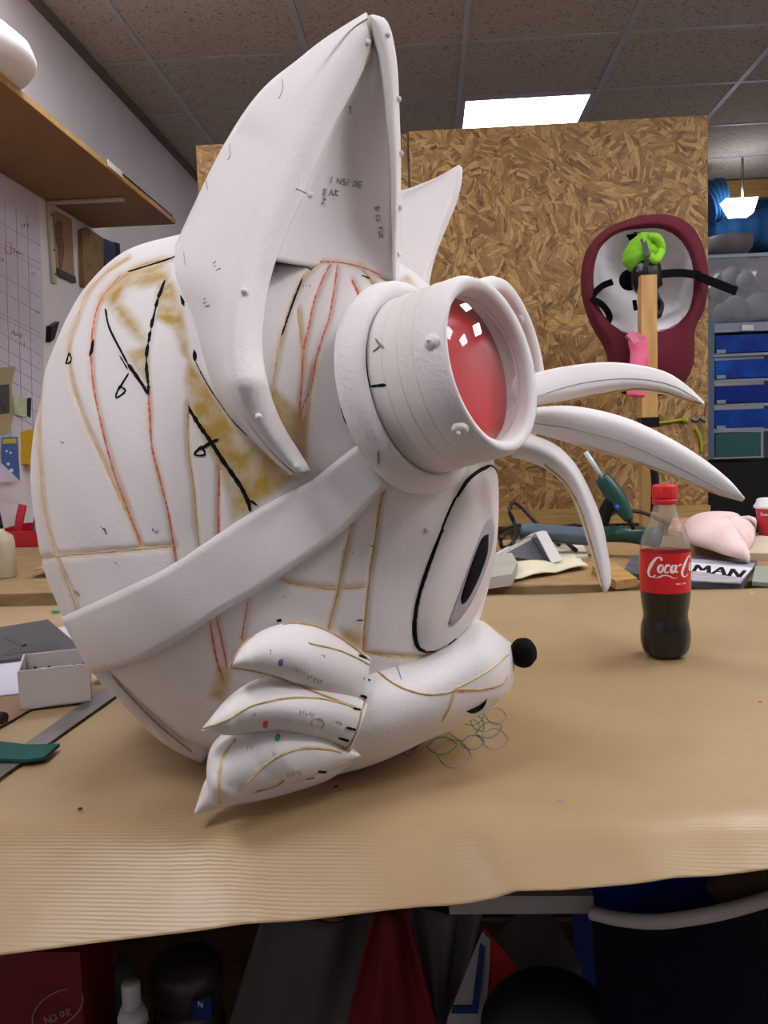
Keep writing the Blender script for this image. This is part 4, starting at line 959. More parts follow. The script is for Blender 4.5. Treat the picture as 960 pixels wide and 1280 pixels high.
# =================================================================== LEFT OF THE WORKTABLE
def flat(pts, z, th, m, name, label, cat, parent=None, **k):
    q = [T(x, y, z) for x, y in pts]; return ob(name, *prism(q, (0, 0, th)), m, parent, smooth=False, label=label, cat=cat, **k)
flat([(-40, 868), (45, 862), (70, 868), (20, 898), (-40, 930)], TP+.001, .001, mat('brown_card', '#8f7150', .7), 'card_offcut', 'darker brown card offcut under the white pin box', 'card')
flat([(-60, 800), (0, 792), (98, 800), (90, 780), (70, 776), (120, 840), (112, 852), (60, 862), (25, 868), (-60, 874)][:0] or [(-60, 812), (80, 784), (108, 800), (118, 822), (22, 868), (-20, 872), (-60, 870)], TP+.0025, .0012, mat('white_sheet', '#c9c5d2', .7), 'paper_sheet', 'white paper sheets lying under the dark grey foam sheet', 'paper')
gs = thing('grey_foam_sheet', T(50, 800, .909), 'thin dark grey foam sheet with a darker brush shaped stain, left of the head', 'foam sheet')
flat([(-60, 797), (60, 777), (102, 813), (60, 822), (-60, 836)], .909, .004, mat('grey_foam', '#4d4a4d', .8, bump=.2, bscale=300), 'sheet', None, None, gs)
flat([(2, 818), (30, 806), (55, 801), (74, 803), (76, 810), (55, 814), (25, 816), (10, 820)], .9131, .0004, mat('dark_grey_stain', '#454245', .8), 'stain', None, None, gs)
flat([(4, 798), (10, 795), (34, 806), (30, 809)], .9131, .0004, MATS['dark_grey_stain'], 'stain', None, None, gs)
# white card box of pins
b0, b1_ = T(25, 888, .906), T(114, 877, .906)
dx = (b1_-b0); wid = dx.length; ang_ = math.atan2(dx.y, dx.x); R = basis(ang_); dp = .085; hgt = .046
bxT = thing('pin_box', b0+R @ Vector((wid/2, dp/2, 0)), 'open white card box full of dressmaking pins on the left of the table', 'box')
cx_ = b0+R @ Vector((wid/2, dp/2, 0)); th = .0022
M_CARD = mat('white_card', '#d2ccc8', .7)
ob('box_bottom', *box(cx_+Vector((0, 0, th/2)), (wid, dp, th), R), M_CARD, bxT, smooth=False)
for o_, d_ in (((wid/2-th/2, 0, hgt/2), (th, dp, hgt)), ((-wid/2+th/2, 0, hgt/2), (th, dp, hgt)), ((0, dp/2-th/2, hgt/2), (wid-2*th, th, hgt)), ((0, -dp/2+th/2, hgt/2), (wid-2*th, th, hgt))):
    ob('box_side', *box(cx_+R @ Vector(o_), d_, R), M_CARD, bxT, smooth=False)
gP = []
pcs = ['#e8e4e0', '#c8323c', '#2a2a2c', '#3858a0', '#d0b030']
for k in range(160):
    x, y = random.uniform(-.46, .46)*wid, random.uniform(-.44, .44)*dp; z = .012+.018*random.random()
    gP.append(sphere(cx_+R @ Vector((x, y, z)), .0022, 6, 4)); a = random.random()*6.3
    e_ = Vector((max(-.47*wid, min(.47*wid, x+.02*math.cos(a))), max(-.46*dp, min(.46*dp, y+.02*math.sin(a))), z-.008)); gP.append(tube([cx_+R @ Vector((x, y, z)), cx_+R @ e_], .0004, 3))
pm = ob('dressmaking_pins', *join(*gP), [mat('pinc%d' % i, c, .3) for i, c in enumerate(pcs)], kind='stuff'); setp(pm, 'heap of coloured ball headed pins inside the white card box', 'pins')
npin = len(pm.data.polygons)//160; pm.data.polygons.foreach_set('material_index', [min(4, [0, 0, 1, 2, 0, 3, 2, 0, 4, 2][(p.index//npin) % 10]) for p in pm.data.polygons])
# steel rule
ru = thing('steel_ruler', T(75, 915, TP+.001), 'long worn steel ruler lying diagonally on the brown paper at left', 'ruler')
flat([(-60, 995), (-60, 1016), (148, 868), (150, 861), (138, 857), (132, 860)], TP+.001, .0012, mat('worn_steel', '#8f8a88', .45, .7, var=.2, vscale=12, col2='#5e5654'), 'blade', None, None, ru)
flat([(142, 862), (145, 861), (146, 864), (143, 865)], TP+.0022, .0002, M_BLACK, 'hang_hole', None, None, ru)
flat([(-60, 932), (0, 930), (35, 934), (75, 933), (55, 950), (35, 953), (0, 952), (-60, 956)], TP+.003, .003, mat('teal_felt', '#14544e', .9, bump=.4, bscale=500), 'teal_felt_offcut', 'dark teal felt offcut with a pointed end lying over the steel ruler', 'fabric')
mk = T(-4, 898, TP+.008)
setp(ob('marker_pen', *tube([mk+Vector((-.07, .03, 0)), mk+Vector((.008, 0, 0))], .0068, 16), mat('marker_black', '#1e1d22', .4)), 'black marker pen poking in from the left edge of the picture', 'pen')
flat([(116, 846), (136, 842), (142, 848), (120, 850)], TP+.004, .0008, mat('yellowish_paper', '#d8cf9c', .7), 'tape_scrap', 'pale yellow paper scrap beside the end of the ruler', 'paper')
for x, y, c, nme, lbx in ((420, 983, '#241c1a', 'crumb', 'tiny dark crumb on the brown paper below the muzzle'), (100, 1011, '#241c1a', 'crumb', 'tiny dark crumb on the brown paper left of the cheek tufts'), (950, 877, '#e06020', 'orange_bead', 'small orange pin head on the brown paper at right edge'), (700, 1000, '#8a98a8', 'crumb', 'tiny pale blue crumb on the brown paper in front of the bottle'), (828, 728, '#2f9a5a', 'green_scrap', 'small green scrap beside the cola bottle'), (940, 741, '#e8e4dc', 'white_bead', 'small white bead near the far table edge at right')):
    z = TP+.001; setp(ob(nme, *sphere(T(x, y, z+.001), .0022 if c != '#2f9a5a' else .006, 10, 6, (1, 1, .5)), mat('crumb'+c[1:], c, .5)), lbx, 'scrap')
for x in (22, 62, 70): pass
setp(ob('green_scrap', *sphere(T(70, 764, TP+.002), .008, 10, 5, (1.2, .6, .3)), MATS['crumb2f9a5a']), 'small green paint spot on the far left of the brown paper', 'scrap')
# =================================================================== RIGHT BENCH CLUTTER  (z = bench top .90)
BZ = .9005
o = thing('cream_cloth', T(660, 720, BZ), 'cream cloth spread on the bench just behind the foam head', 'cloth')
V = []
c4 = [T(598, 736, BZ), T(735, 712, BZ), T(718, 700, BZ), T(600, 700, BZ)]
for i in range(20):
    for j in range(14):
        s, u = i/19, j/13; p = (c4[0]*(1-s)+c4[1]*s)*(1-u)+(c4[3]*(1-s)+c4[2]*s)*u
        V.append(p+Vector((0, 0, .004+.006*abs(math.sin(s*9+u*5))+.003*math.sin(u*14))))
q_ = ob('cloth', V, grid_faces(20, 14), mat('cream_fabric', '#d9d2b4', .9), o)
q_.modifiers.new('t', 'SOLIDIFY').thickness = .003
g0 = T(618, 738, BZ+.006)
flat([(598, 738), (640, 732), (647, 716), (640, 703), (598, 706)], .912, .022, mat('grey_foam_block', '#a9a496', .8), 'foam_block', 'pale grey foam block on the cream cloth right behind the eye', 'foam piece')
# tilted white box with dark inside
bxw = thing('card_tray', T(665, 690, BZ), 'white card tray standing tilted with a dark grey inside, behind the hair tufts', 'box')
p0, p1, p2, p3 = P(618, 697, 1.98), P(688, 703, 1.92), P(676, 672, 2.0), P(664, 667, 2.05)
ob('tray_floor', *prism([P(622, 694, 1.97), P(684, 702, 1.93), P(669, 668, 1.99), P(655, 672, 2.01)], FWD*.004), mat('tray_dark', '#55565c', .5), bxw, smooth=False)
ob('tray_inner_shadow_side', *prism([P(664, 672, 1.96), P(676, 671, 1.95), P(690, 702, 1.91), P(683, 704, 1.92)], FWD*.003), mat('tray_shade', '#33343a', .5), bxw, smooth=False)  # shade inside the tray put into the colour as a darker grey
bpy.data.objects['tray_inner_shadow_side'].name = 'tray_inner_shade'
ob('tray_wall', *prism([P(670, 667, 1.95), P(683, 664, 1.95), P(703, 700, 1.90), P(690, 704, 1.90)], FWD*.05), M_CARD, bxw, smooth=False)
ob('tray_wall', *prism([P(620, 694, 1.965), P(671, 667, 1.985), P(672, 671, 1.985), P(623, 698, 1.965)], FWD*.05), M_CARD, bxw, smooth=False)
# cables
M_CAB = mat('black_cable', '#141518', .5)
setp(ob('black_cable', *tube([T(700, 682, BZ+.01), P(672, 655, 2.2), P(650, 632, 2.22), P(640, 628, 2.22), P(637, 640, 2.2), P(645, 660, 2.2), P(640, 680, 2.0), T(628, 684, BZ+.01), P(627, 672, 2.06), P(645, 662, 2.22), P(690, 666, 2.24), T(720, 688, BZ+.01)], .0055, 8, 90), M_CAB), 'black cable looping up over the bench right behind the foam face', 'cable')
setp(ob('thin_cable', *tube([P(722, 655, 2.3), P(700, 658, 2.3), P(675, 660, 2.28), P(648, 656, 2.28), P(628, 662, 2.3)], .0035, 8, 50), M_CAB), 'thinner black cable trailing left to right across the bench', 'cable')
# tool lying on bench: grey-blue body with green handle
tl = thing('heat_tool', T(740, 680, BZ+.02), 'hand tool with grey blue barrel and dark green handle lying on the bench', 'tool')
hA, hB, hC = P(655, 663, 2.12), P(755, 670, 2.06), P(822, 669, 2.0)
ob('barrel', *tube([P(652, 664, 2.12), P(700, 668, 2.09), P(752, 672, 2.06)], lambda t: .022, 16), mat('grey_blue_plastic', '#54646e', .4), tl)
ob('handle', *tube([P(750, 668, 2.055), P(785, 668, 2.03), P(822, 672, 1.98)], lambda t: .019+.006*t*t, 16), mat('green_plastic', '#12463c', .35), tl)
# glue gun, upright
gg = thing('glue_gun', P(765, 640, 2.0), 'dark green glue gun with a clear glue stick, propped nose down against the upright post', 'glue gun')
dgg = 1.98
ob('body', *tube([P(752, 596, dgg), P(762, 610, dgg), P(775, 630, dgg), P(787, 650, dgg)], lambda t: .017+.008*math.sin(t*PI)-.006*t, 16), MATS['green_plastic'], gg)
ob('nozzle', *tube([P(786, 648, dgg), P(792, 662, dgg)], lambda t: .008-.004*t, 10), M_BLACK, gg)
ob('grip', *tube([P(768, 622, dgg), P(757, 640, dgg+.01), P(753, 655, dgg+.02)], lambda t: .018-.003*t, 12), M_BLACK, gg)
ob('glue_stick', *tube([P(732, 565, dgg), P(753, 598, dgg)], .0058, 12), mat('glue_stick_wax', '#c9cfd0', .3), gg)
ob('thumb_wheel', *sphere(P(771, 634, dgg-.02), .006, 10, 8), mat('blue_button', '#1e4aa0', .4), gg)
ob('power_lead', *tube([P(750, 655, 2.0), P(770, 640, 2.08), P(800, 640, 2.12), P(830, 652, 2.15)], .005, 8), M_CAB, gg)
# upright pine post on foot with tape, hood and cloth
PD = 2.62
po = thing('display_post', P(808, 700, PD), 'square pine post standing behind the bench and carrying the maroon padded hood', 'post')
u0, u1 = P(808, 348, PD), P(812, 690, PD); hw = .026
zb = 0.0; xm, ym = u1.x, u1.y
ob('timber', *box(((u0.x+u1.x)/2, (u0.y+u1.y)/2, u0.z/2+.025), (.047, .047, u0.z-.05)), M_PINE, po, smooth=False)
ob('foot', *box(((u0.x+u1.x)/2, (u0.y+u1.y)/2+.05, .025), (.4, .4, .05)), M_PINE, po, smooth=False)
zt = P(808, 528, PD).z; ob('black_tape', *box(((u0.x+u1.x)/2, (u0.y+u1.y)/2, zt), (.0545, .0545, .03)), M_BLACK, po, smooth=False)
M_BAG = mat('black_bag', '#0a0a0c', .3, spec=.3, bump=1, bscale=60)
V, Fc = lathe([(.034, -.045), (.045, -.03), (.046, 0), (.042, .03), (.035, .045)], P(808, 345, PD), 24)
V = [v+Vector((random.uniform(-1, 1), random.uniform(-1, 1), random.uniform(-1, 1)))*.003 for v in V]
ob('bag_wrap', V, Fc, M_BAG, po, label='black plastic bag wound round the post top')
# maroon hood
hd = thing('maroon_hood', P(806, 380, PD+.1), 'padded maroon hood with a white lining and black straps hanging on the pine post', 'hood')
outer = [(800, 269), (835, 268), (862, 280), (878, 305), (886, 345), (881, 385), (869, 412), (868, 450), (858, 475), (838, 492), (800, 497), (775, 490), (762, 470), (757, 440), (738, 405), (727, 370), (727, 335), (736, 308), (760, 284)]
inner = [(800, 286), (825, 286), (848, 298), (862, 320), (867, 350), (862, 385), (845, 405), (820, 414), (795, 418), (775, 412), (758, 398), (746, 375), (742, 345), (748, 315), (762, 298), (780, 289)]
nO = 96
# matching angles about the lining centre
def ring_at(poly, c, n):
    b = catm(list(poly)+[poly[0]], 400)[:-1]; a_ = np.arctan2(b[:, 1]-c[1], b[:, 0]-c[0]); out = []
    for k in range(n):
        t_ = -PI+2*PI*k/n; i = np.argmin(np.abs(np.angle(np.exp(1j*(a_-t_))))); out.append(b[i])
    return np.array(out)
cc = (806, 350); O_ = ring_at(outer, cc, nO); I_ = ring_at(inner, cc, nO); hd0 = PD+.06
rings = []
for s in np.linspace(0, 1, 10):
    rings.append([P(*(I_[k]*(1-s)+O_[k]*s), hd0+.0-.035*math.sin(s*PI)+.03*s) for k in range(nO)])
for dd, sc_ in ((.10, .98), (.18, .85), (.23, .5), (.24, .02)):
    rings.append([P(*(np.array(cc)+(O_[k]-np.array(cc))*sc_), hd0+dd) for k in range(nO)])
ob('padded_shell', *loft(rings, caps=False), mat('maroon_fleece', '#5e0f22', .95, bump=.6, bscale=200), hd)
rings = []
for s in np.linspace(1.02, .01, 9): rings.append([P(*(np.array(cc)+(I_[k]*(1+.01*math.sin(k*1.9))-np.array(cc)*(1+.01*math.sin(k*1.9)))*s), hd0+.004+.17*(1-s**2.2)) for k in range(nO)])
ob('lining', *loft(rings, caps=False), mat('white_lining', '#d2ced0', .85, bump=.3), hd)
def band(pts, wpx, d, th=.003):
    p = catm(pts, 24); D = [d]*24 if not isinstance(d, (list, tuple)) else list(catm([(v,) for v in d], 24)[:, 0]); L_, R_2 = [], []
    for i in range(24):
        t_ = p[min(i+1, 23)]-p[max(i-1, 0)]; t_ = t_/np.linalg.norm(t_); n_2 = np.array([-t_[1], t_[0]])
        L_.append(P(*(p[i]+n_2*wpx/2), D[i])); R_2.append(P(*(p[i]-n_2*wpx/2), D[i]))
    rr = [[L_[i], R_2[i], R_2[i]+FWD*th, L_[i]+FWD*th] for i in range(24)]
    return loft(rr)
M_STR = mat('black_webbing', '#09090b', .9, spec=.1)
ob('strap', *band([(820, 343), (850, 341), (876, 344)], 10, [PD-.02, PD+.02, PD+.03]), M_STR, hd, smooth=False)
ob('strap', *band([(874, 346), (890, 352), (921, 364)], 11, [PD+.02, PD, PD]), M_STR, hd, smooth=False)
ob('strap', *band([(766, 352), (752, 358), (740, 372), (752, 380), (762, 395), (757, 408)], 8, [PD+.08, PD+.06, PD+.03, PD+.04, PD+.06, PD+.05]), M_STR, hd, smooth=False)
ob('strap', *band([(797, 305), (788, 288), (800, 284)], 12, [PD+.10, PD+.09, PD+.08]), M_STR, hd, smooth=False)
ob('pad', *sphere(P(787, 350, PD+.06), .033, 18, 12, (1, .4, 1)), M_STR, hd)
ob('strap', *band([(793, 375), (795, 388)], 5, PD+.07), M_STR, hd, smooth=False)
# green cloth bundle
V, Fc = sphere(P(803, 318, PD+.005), .062, 40, 30, (.95, .75, 1.02))
c0 = P(803, 318, PD); V2 = []
for v in V:
    r = v-c0; a = math.atan2(r.z, r.x); k = 1+.05*math.sin(a*4+r.z*30)+.02*math.sin(a*11+1)
    w2 = Vector((r.x*k+r.z*.12, r.y*k, r.z*k)); 
    if r.z < -.02: w2.x *= 1-.35*min(1, (-r.z-.02)/.04)
    V2.append(c0+w2)
gc = setp(ob('green_cloth_bundle', V2, Fc, mat('lime_cloth', '#79b81e', .85, bump=.5, bscale=50)), 'bright lime green cloth stuffed into a bundle on top of the pine post', 'cloth')
ob('tie_band', *band([(803, 298), (806, 305), (809, 318), (808, 334)], 6, [PD-.035, PD-.055, PD-.058, PD-.045]), mat('grey_band', '#3c3f40', .7), gc, smooth=False)
ob('fold', *tube([P(812, 296, PD-.03), P(822, 298, PD-.04), P(827, 312, PD-.03), P(820, 325, PD-.045), P(812, 320, PD-.05)], .013, 10), mat('lime_cloth2', '#86c626', .85), gc)
t = setp(ob('pink_cloth', *band([(797, 424), (800, 440), (798, 465), (795, 495)], 22, [PD-.05, PD-.045, PD-.05, PD-.05], .012), mat('pink_felt', '#d8436e', .9, vscale=12, col2='#e87898')), 'strip of pink felt hanging on the front of the pine post', 'cloth')
ob('folded_top', *prism([P(783, 419, PD-.06), P(790, 413, PD-.06), P(809, 421, PD-.055), P(800, 426, PD-.05), P(793, 430, PD-.05)], FWD*.02), mat('pink_felt_light', '#eb86a4', .9), t, smooth=False)
setp(ob('black_bag_knot', *tube([P(818, 358, PD-.03), P(822, 372, PD-.035), P(826, 382, PD-.03), P(822, 394, PD-.03), P(818, 388, PD-.03)], lambda t: .006+.007*t, 10), M_BAG), 'dangling end of black plastic bag beside the top of the pine post', 'bag')
# yellow green clamp and chain
M_YG = mat('lime_metal', '#9aa61e', .4)
t = setp(ob('lime_bar', *tube([B(820, 529, 3.442), B(838, 527, 3.442), B(856, 524, 3.442)], .006, 8), M_YG), 'short lime green rod fixed across the chipboard beside the post', 'rod')
ob('rod_knob', *sphere(B(857, 526, 3.436), .012, 12, 8), M_YG, t)
setp(ob('lime_strip', *tube([B(870, 535, 3.444), B(876, 550, 3.444), B(877, 565, 3.444)], .006, 8), M_YG), 'lime green strip hanging at the right edge of the chipboard', 'strip')
g = []
for k in range(9):
    c = B(866+k*1.9, 524+2*math.sin(k), 3.445); g.append(sphere(c, .006, 8, 6))
setp(ob('small_chain', *join(*g), M_METAL), 'short brown metal chain above the lime green strip', 'chain')
setp(ob('black_tool_handle', *tube([P(815, 575, PD-.04), P(819, 600, PD-.04), P(818, 640, PD-.04)], .012, 10), M_BLACK), 'black tool handle hanging down the right side of the pine post', 'tool')
# pieces on the right bench
flat([(740, 716), (768, 712), (797, 733), (770, 737)], BZ, .016, M_PINEH, 'wood_offcut', 'pale wood offcut near the bench edge left of the cola bottle', 'wood')
setp(ob('loose_glue_stick', *tube([T(789, 708, BZ+.006), T(806, 696, BZ+.006)], .006, 12), clear('glue_clear', (.9, .92, .93), 1.45, .45, (.85, .88, .9))), 'clear glue stick lying on the bench left of the cola bottle', 'glue stick')
flat([(690, 688), (728, 680), (735, 698), (700, 702)], BZ, .006, mat('pale_paper2', '#cfc8b0', .8), 'paper_scrap', 'cream paper scrap below the grey blue tool', 'paper')
# newspaper
nw = thing('newspaper', T(870, 720, BZ), 'folded black and white newspaper with big headline letters, behind the cola bottle', 'newspaper')
M_NEWS = mat('newsprint', '#b9b4bc', .7, vscale=25, stretch=(1, 3, 1), col2='#8f8a94')
npx = [(778, 722), (792, 700), (850, 698), (946, 708), (928, 737), (860, 735)]
flat(npx, BZ, .012, mat('news_dark', '#3f3d44', .7, vscale=20, col2='#5c5a64'), 'lower_pages', None, None, nw)
flat([(800, 716), (812, 700), (850, 699), (944, 706), (925, 730), (860, 727)], BZ+.012, .003, M_NEWS, 'front_page', None, None, nw)
flat([(862, 703), (941, 710), (930, 722), (862, 713)], BZ+.015, .0003, mat('news_white', '#d9d6dc', .7), 'headline_strip', None, None, nw)
NB = [BVHTree.FromPolygons([T(700, 690, BZ+.0156), T(960, 690, BZ+.0156), T(960, 760, BZ+.0156), T(700, 760, BZ+.0156)], [(0, 1, 2, 3)])]
S = [[(867, 714), (872, 706), (878, 713), (886, 707), (886, 716)], [(890, 717), (902, 709), (906, 719)], [(894, 714), (904, 715)], [(911, 720), (916, 711), (924, 721), (931, 713)]]
lines(S, .009, M_PEN, NB, 'headline_letters', nw, smooth=False, taper=False, jit=0, h=.0003, off=.0002)
# pinkish foam fish-like piece
pf = [(855, 672), (862, 662), (885, 657), (915, 658), (930, 662), (945, 655), (944, 668), (942, 680), (934, 690), (920, 694), (938, 703), (912, 704), (890, 697), (868, 690), (856, 684)]
q = np.array(pf, float); zc = []
rings = []
for s, zz in ((1.0, 0.0), (1.0, .012), (.96, .022), (.8, .034), (.5, .045), (.05, .05)):
    c = q.mean(0); rings.append([T(*(c+(p_-c)*s), BZ+.018)+Vector((0, 0, zz+.015*(p_[0] < 930))) for p_ in catm(list(q)+[q[0]], 60)[:-1]])
rings = [[v+Vector((0, 0, .0)) for v in r] for r in rings]
setp(recalc(ob('pink_foam_piece', *loft(rings), mat('pinkish_foam', '#e6d2cf', .8, vscale=10, col2='#e2bfb4', bump=.2))), 'pinkish white fish shaped foam piece lying on the newspaper', 'foam piece')
# colourful comic, dark tool, cup, trays
M_COM = mat('comic_print', '#c23a48', .5, vscale=30, col2='#e0c9a8')
flat([(835, 668), (842, 652), (893, 652), (900, 662), (860, 672)], BZ, .014, M_COM, 'comic_book', 'colourful red and cream magazine behind the pink foam piece', 'magazine')
setp(ob('grey_hook_tool', *tube([P(885, 654, 2.36), P(905, 648, 2.36), P(925, 651, 2.34), P(938, 656, 2.34)], .013, 12), mat('dark_rubber', '#3b3c40', .5)), 'dark grey bent handle lying behind the pink foam piece', 'tool')
cpb = T(966, 676, BZ)
t = thing('paper_cup', cpb, 'red paper coffee cup with a white lid at the right edge of the bench', 'cup')
ob('cup', *lathe([(.030, 0), (.031, .002), (.042, .085), (.043, .09)], cpb, 36), mat('cup_red', '#b0202e', .5), t)
ob('lid', *lathe([(.046, .086), (.047, .091), (.045, .094), (.042, .098), (.039, .108), (.036, .110), (.034, .106)], cpb, 36), M_WHITE, t)
CUB = [bvh_of(bpy.data.objects['cup'])]
lines(word('Seaso', 951, 641, 3.2, .05, .85), .0016, M_WHITE, CUB, 'lettering', t, smooth=False, h=.0002, taper=False)
flat([(935, 690), (948, 672), (1000, 670), (1000, 702), (937, 700)], BZ, .016, mat('cardboard_tray', '#cdbfa6', .7), 'cardboard_tray', 'pale cardboard food tray in front of the red paper cup', 'tray')
flat([(940, 732), (944, 712), (1010, 712), (1010, 738)], BZ, .008, mat('grey_green_sheet', '#9aa08c', .6), 'plastic_sheet', 'grey green plastic sheet at the right end of the bench', 'sheet')
# =================================================================== STORE BEYOND THE PARTITION
DT = 4.3
def bx(pL, pR, pT, pB, d, th, name, m, parent=None, **k):
    a = P(pL, pB, d); b_ = P(pR, pB, d); c = P((pL+pR)/2, pT, d); yy = (a.y+b_.y)/2
    return ob(name, *box(((a.x+b_.x)/2, yy+th/2, (a.z+c.z)/2), (abs(b_.x-a.x), th, abs(c.z-a.z))), m, parent, smooth=False, **k)
dt = thing('drawer_tower', P(940, 575, DT), 'clear plastic drawer tower with blue contents to the right of the chipboard', 'drawers')
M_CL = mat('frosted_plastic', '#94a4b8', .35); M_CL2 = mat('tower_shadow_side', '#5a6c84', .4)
bx(880, 1000, 403, 416, DT-.02, .42, 'top_panel', M_CL, dt)
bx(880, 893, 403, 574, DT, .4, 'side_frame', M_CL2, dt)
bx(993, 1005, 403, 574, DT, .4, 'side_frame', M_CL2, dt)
ob('paper_tag', *prism([P(927, 406, DT-.03), P(942, 406, DT-.03), P(942, 413, DT-.03), P(927, 413, DT-.03)], FWD*.002), M_WHITE, dt, smooth=False)
cb = ['#1450b8', '#1660d0', '#0c2f8c', '#1450b4']
for k, (y0, y1) in enumerate(((418, 441), (449, 473), (481, 504), (511, 536))):
    dr = bx(895, 992, y0, y1, DT-.005, .36, 'drawer', mat('drawer_blue%d' % k, cb[k], .4, vscale=9, col2='#0c2f8a', spec=.15), dt)
    bx(893, 993, y1, y1+5, DT-.02, .02, 'drawer_rail', M_CL, dr)
    for xx in (896, 985): bx(xx, xx+11, y1-4, y1+1, DT-.022, .012, 'corner_clip', M_CL, dr)
bx(895, 950, 541, 572, DT, .36, 'drawer', mat('teal_drawer', '#0f5a58', .4), dt, label='teal bottom drawer')
bx(951, 954, 541, 570, DT-.01, .02, 'divider', M_CL, dt)
bx(882, 1010, 577, 668, DT-.02, .5, 'black_cabinet', mat('black_cloth', '#0b0b0f', .8), None, label='black cabinet under the plastic drawer tower', cat='cabinet')
cab = bpy.data.objects['black_cabinet']
V, Fc = box((P(945, 700, DT).x, P(945, 700, DT).y+.1, .33), (.6, .5, .66)); ob('cabinet_base', V, Fc, MATS['black_cloth'], cab, smooth=False)
# clear bin with grey foam balls
cbn = thing('clear_bin', P(930, 400, DT), 'clear plastic bin of pale foam balls on top of the drawer tower', 'bin')
cq = [P(882, 402, DT), P(985, 402, DT)]; zt = P(930, 322, DT).z; zb = P(930, 402, DT).z
x0, x1, y0 = cq[0].x, cq[1].x+.1, cq[0].y
V = [Vector((x0+.01, y0, zb)), Vector((x1-.01, y0, zb)), Vector((x1-.01, y0+.34, zb)), Vector((x0+.01, y0+.34, zb)), Vector((x0-.02, y0-.02, zt)), Vector((x1+.02, y0-.02, zt)), Vector((x1+.02, y0+.36, zt)), Vector((x0-.02, y0+.36, zt))]
b_ = bevel(ob('bin_body', V, [(3, 2, 1, 0), (0, 1, 5, 4), (1, 2, 6, 5), (2, 3, 7, 6), (3, 0, 4, 7)], clear('bin_plastic', (.8, .83, .9), 1.5, .28, (.55, .58, .62)), cbn, smooth=False), .02)
zm = (zb+zt)/2
ob('bin_rim', *join(box(((x0+x1)/2, y0-.022, zt), (x1-x0+.06, .012, .016)), box((x0-.022, y0+.17, zt), (.012, .38, .016)), box((x1+.022, y0+.17, zt), (.012, .38, .016))), M_CL, cbn, smooth=False)
for k, (x, y, r, dd) in enumerate(((918, 385, .062, .08), (900, 365, .055, .18), (948, 383, .07, .10), (932, 350, .045, .20), (962, 345, .065, .09), (903, 390, .045, .07), (952, 395, .05, .24), (915, 345, .05, .26))):
    ctr_ = P(x, y, DT+dd); ctr_.z = max(ctr_.z, zb+r+.004)
    ob_ = ob('foam_ball', *sphere(ctr_, r, 20, 14), mat('grey_ball', '#8f8a88', .7)); setp(ob_, ['pale foam ball at the front bottom of the clear bin, under the strap end', 'foam ball at the left side of the clear bin', 'large foam ball at the bottom middle of the clear bin', 'foam ball high at the back middle of the clear bin', 'largest foam ball, upper right of the clear bin', 'small foam ball in the front left corner of the clear bin', 'small foam ball at the rear right of the clear bin', 'foam ball at the top rear left of the clear bin'][k], 'ball', 'foam balls in the clear bin')
bwl = P(910, 321, DT+.05)
t = setp(ob('grey_bowl', *lathe([(.05, 0), (.09, .01), (.115, .04), (.12, .085), (.116, .095), (.108, .06), (.06, .015)], bwl, 36), mat('bowl_grey', '#6e6a70', .4)), 'grey plastic bowl sitting on the rim of the clear bin', 'bowl')
# blue fabric rolls on rack below the timber header
for k, (xa, ya, xb, yb, r) in enumerate(((880, 256, 902, 250, .13), (885, 292, 990, 284, .13), (908, 268, 990, 260, .10), (940, 308, 1000, 304, .10), (950, 250, 1000, 246, .10))):
    a, b_ = P(xa, ya, 5.55+.24*k), P(xb, yb, 5.55+.24*k); V, Fc = tube([a, (a+b_)/2+Vector((0, 0, .01)), b_], lambda t: r*(1+.05*math.sin(t*30)), 18, 40)
    setp(ob('fabric_roll', V, Fc, mat('blue_fabric', '#14568c', .85, vscale=6, bump=1, bscale=14, col2='#0e3f6e')), ['short thick blue fabric roll at left end of the store rack', 'long blue fabric roll behind the grey bowl', 'thin blue fabric roll directly under the store lamp', 'blue fabric roll right of the grey bowl', 'blue fabric roll below the timber header at right edge'][k], 'fabric roll', 'blue fabric rolls in the store')
ob('store_rack', *box((2.35, 6.2, 2.15), (1.4, 1.1, .03)), M_PLY, smooth=False, label='timber rack carrying the blue fabric rolls in the store', cat='rack')
V, Fc = prism([P(908, 248, 5.3), P(948, 246, 5.3), P(942, 265, 5.3), P(918, 266, 5.3)], FWD*.1)
t = thing('store_lamp', P(928, 256, 5.3), 'bright white lamp hanging in the store at the back right', 'lamp')
ob('lamp_glass', V, Fc, mat('lamp_white', '#f2f4ff', .4, emit=14, var=0), t, smooth=False)
ob('lamp_rod', *tube([P(928, 247, 5.35), Vector((P(928, 247, 5.35).x, P(928, 247, 5.35).y, 2.84))], .008, 8), M_METAL, t)
# =================================================================== UNDER THE TABLE
SZ = .281
def on(x, y, Y): p = B(x, y, Y); return p
def can(x, ytop, Y, r, name, label, m_body, m_top, neck=.6, toph=.035, nozzle=None):
    p = B(x, ytop, Y); c = Vector((p.x, p.y, SZ)); H = p.z-SZ; t = thing(name, c, label, 'can' if 'can' in name else 'bottle')
    ob('body', *lathe([(r*.96, 0), (r, .005), (r, H-toph-.03), (r*.93, H-toph-.015), (r*neck, H-toph)], c, 32), m_body, t)
    ob('top', *lathe([(r*neck*1.05, H-toph), (r*neck*1.05, H-.012), (r*neck*.8, H-.002), (r*neck*.3, H)], c, 24), m_top, t)
    if nozzle: ob('nozzle', *lathe([(nozzle, H-.002), (nozzle, H+.025), (nozzle*.8, H+.027)], c, 16), m_top, t)
    return t, c, H
can(138, 1203, .98, .034, 'spray_can', 'spray can with a pale green cap under the table at left', mat('can_brown', '#4a3830', .4, .5), mat('pale_green', '#7c917c', .4), .85, .05, .008)
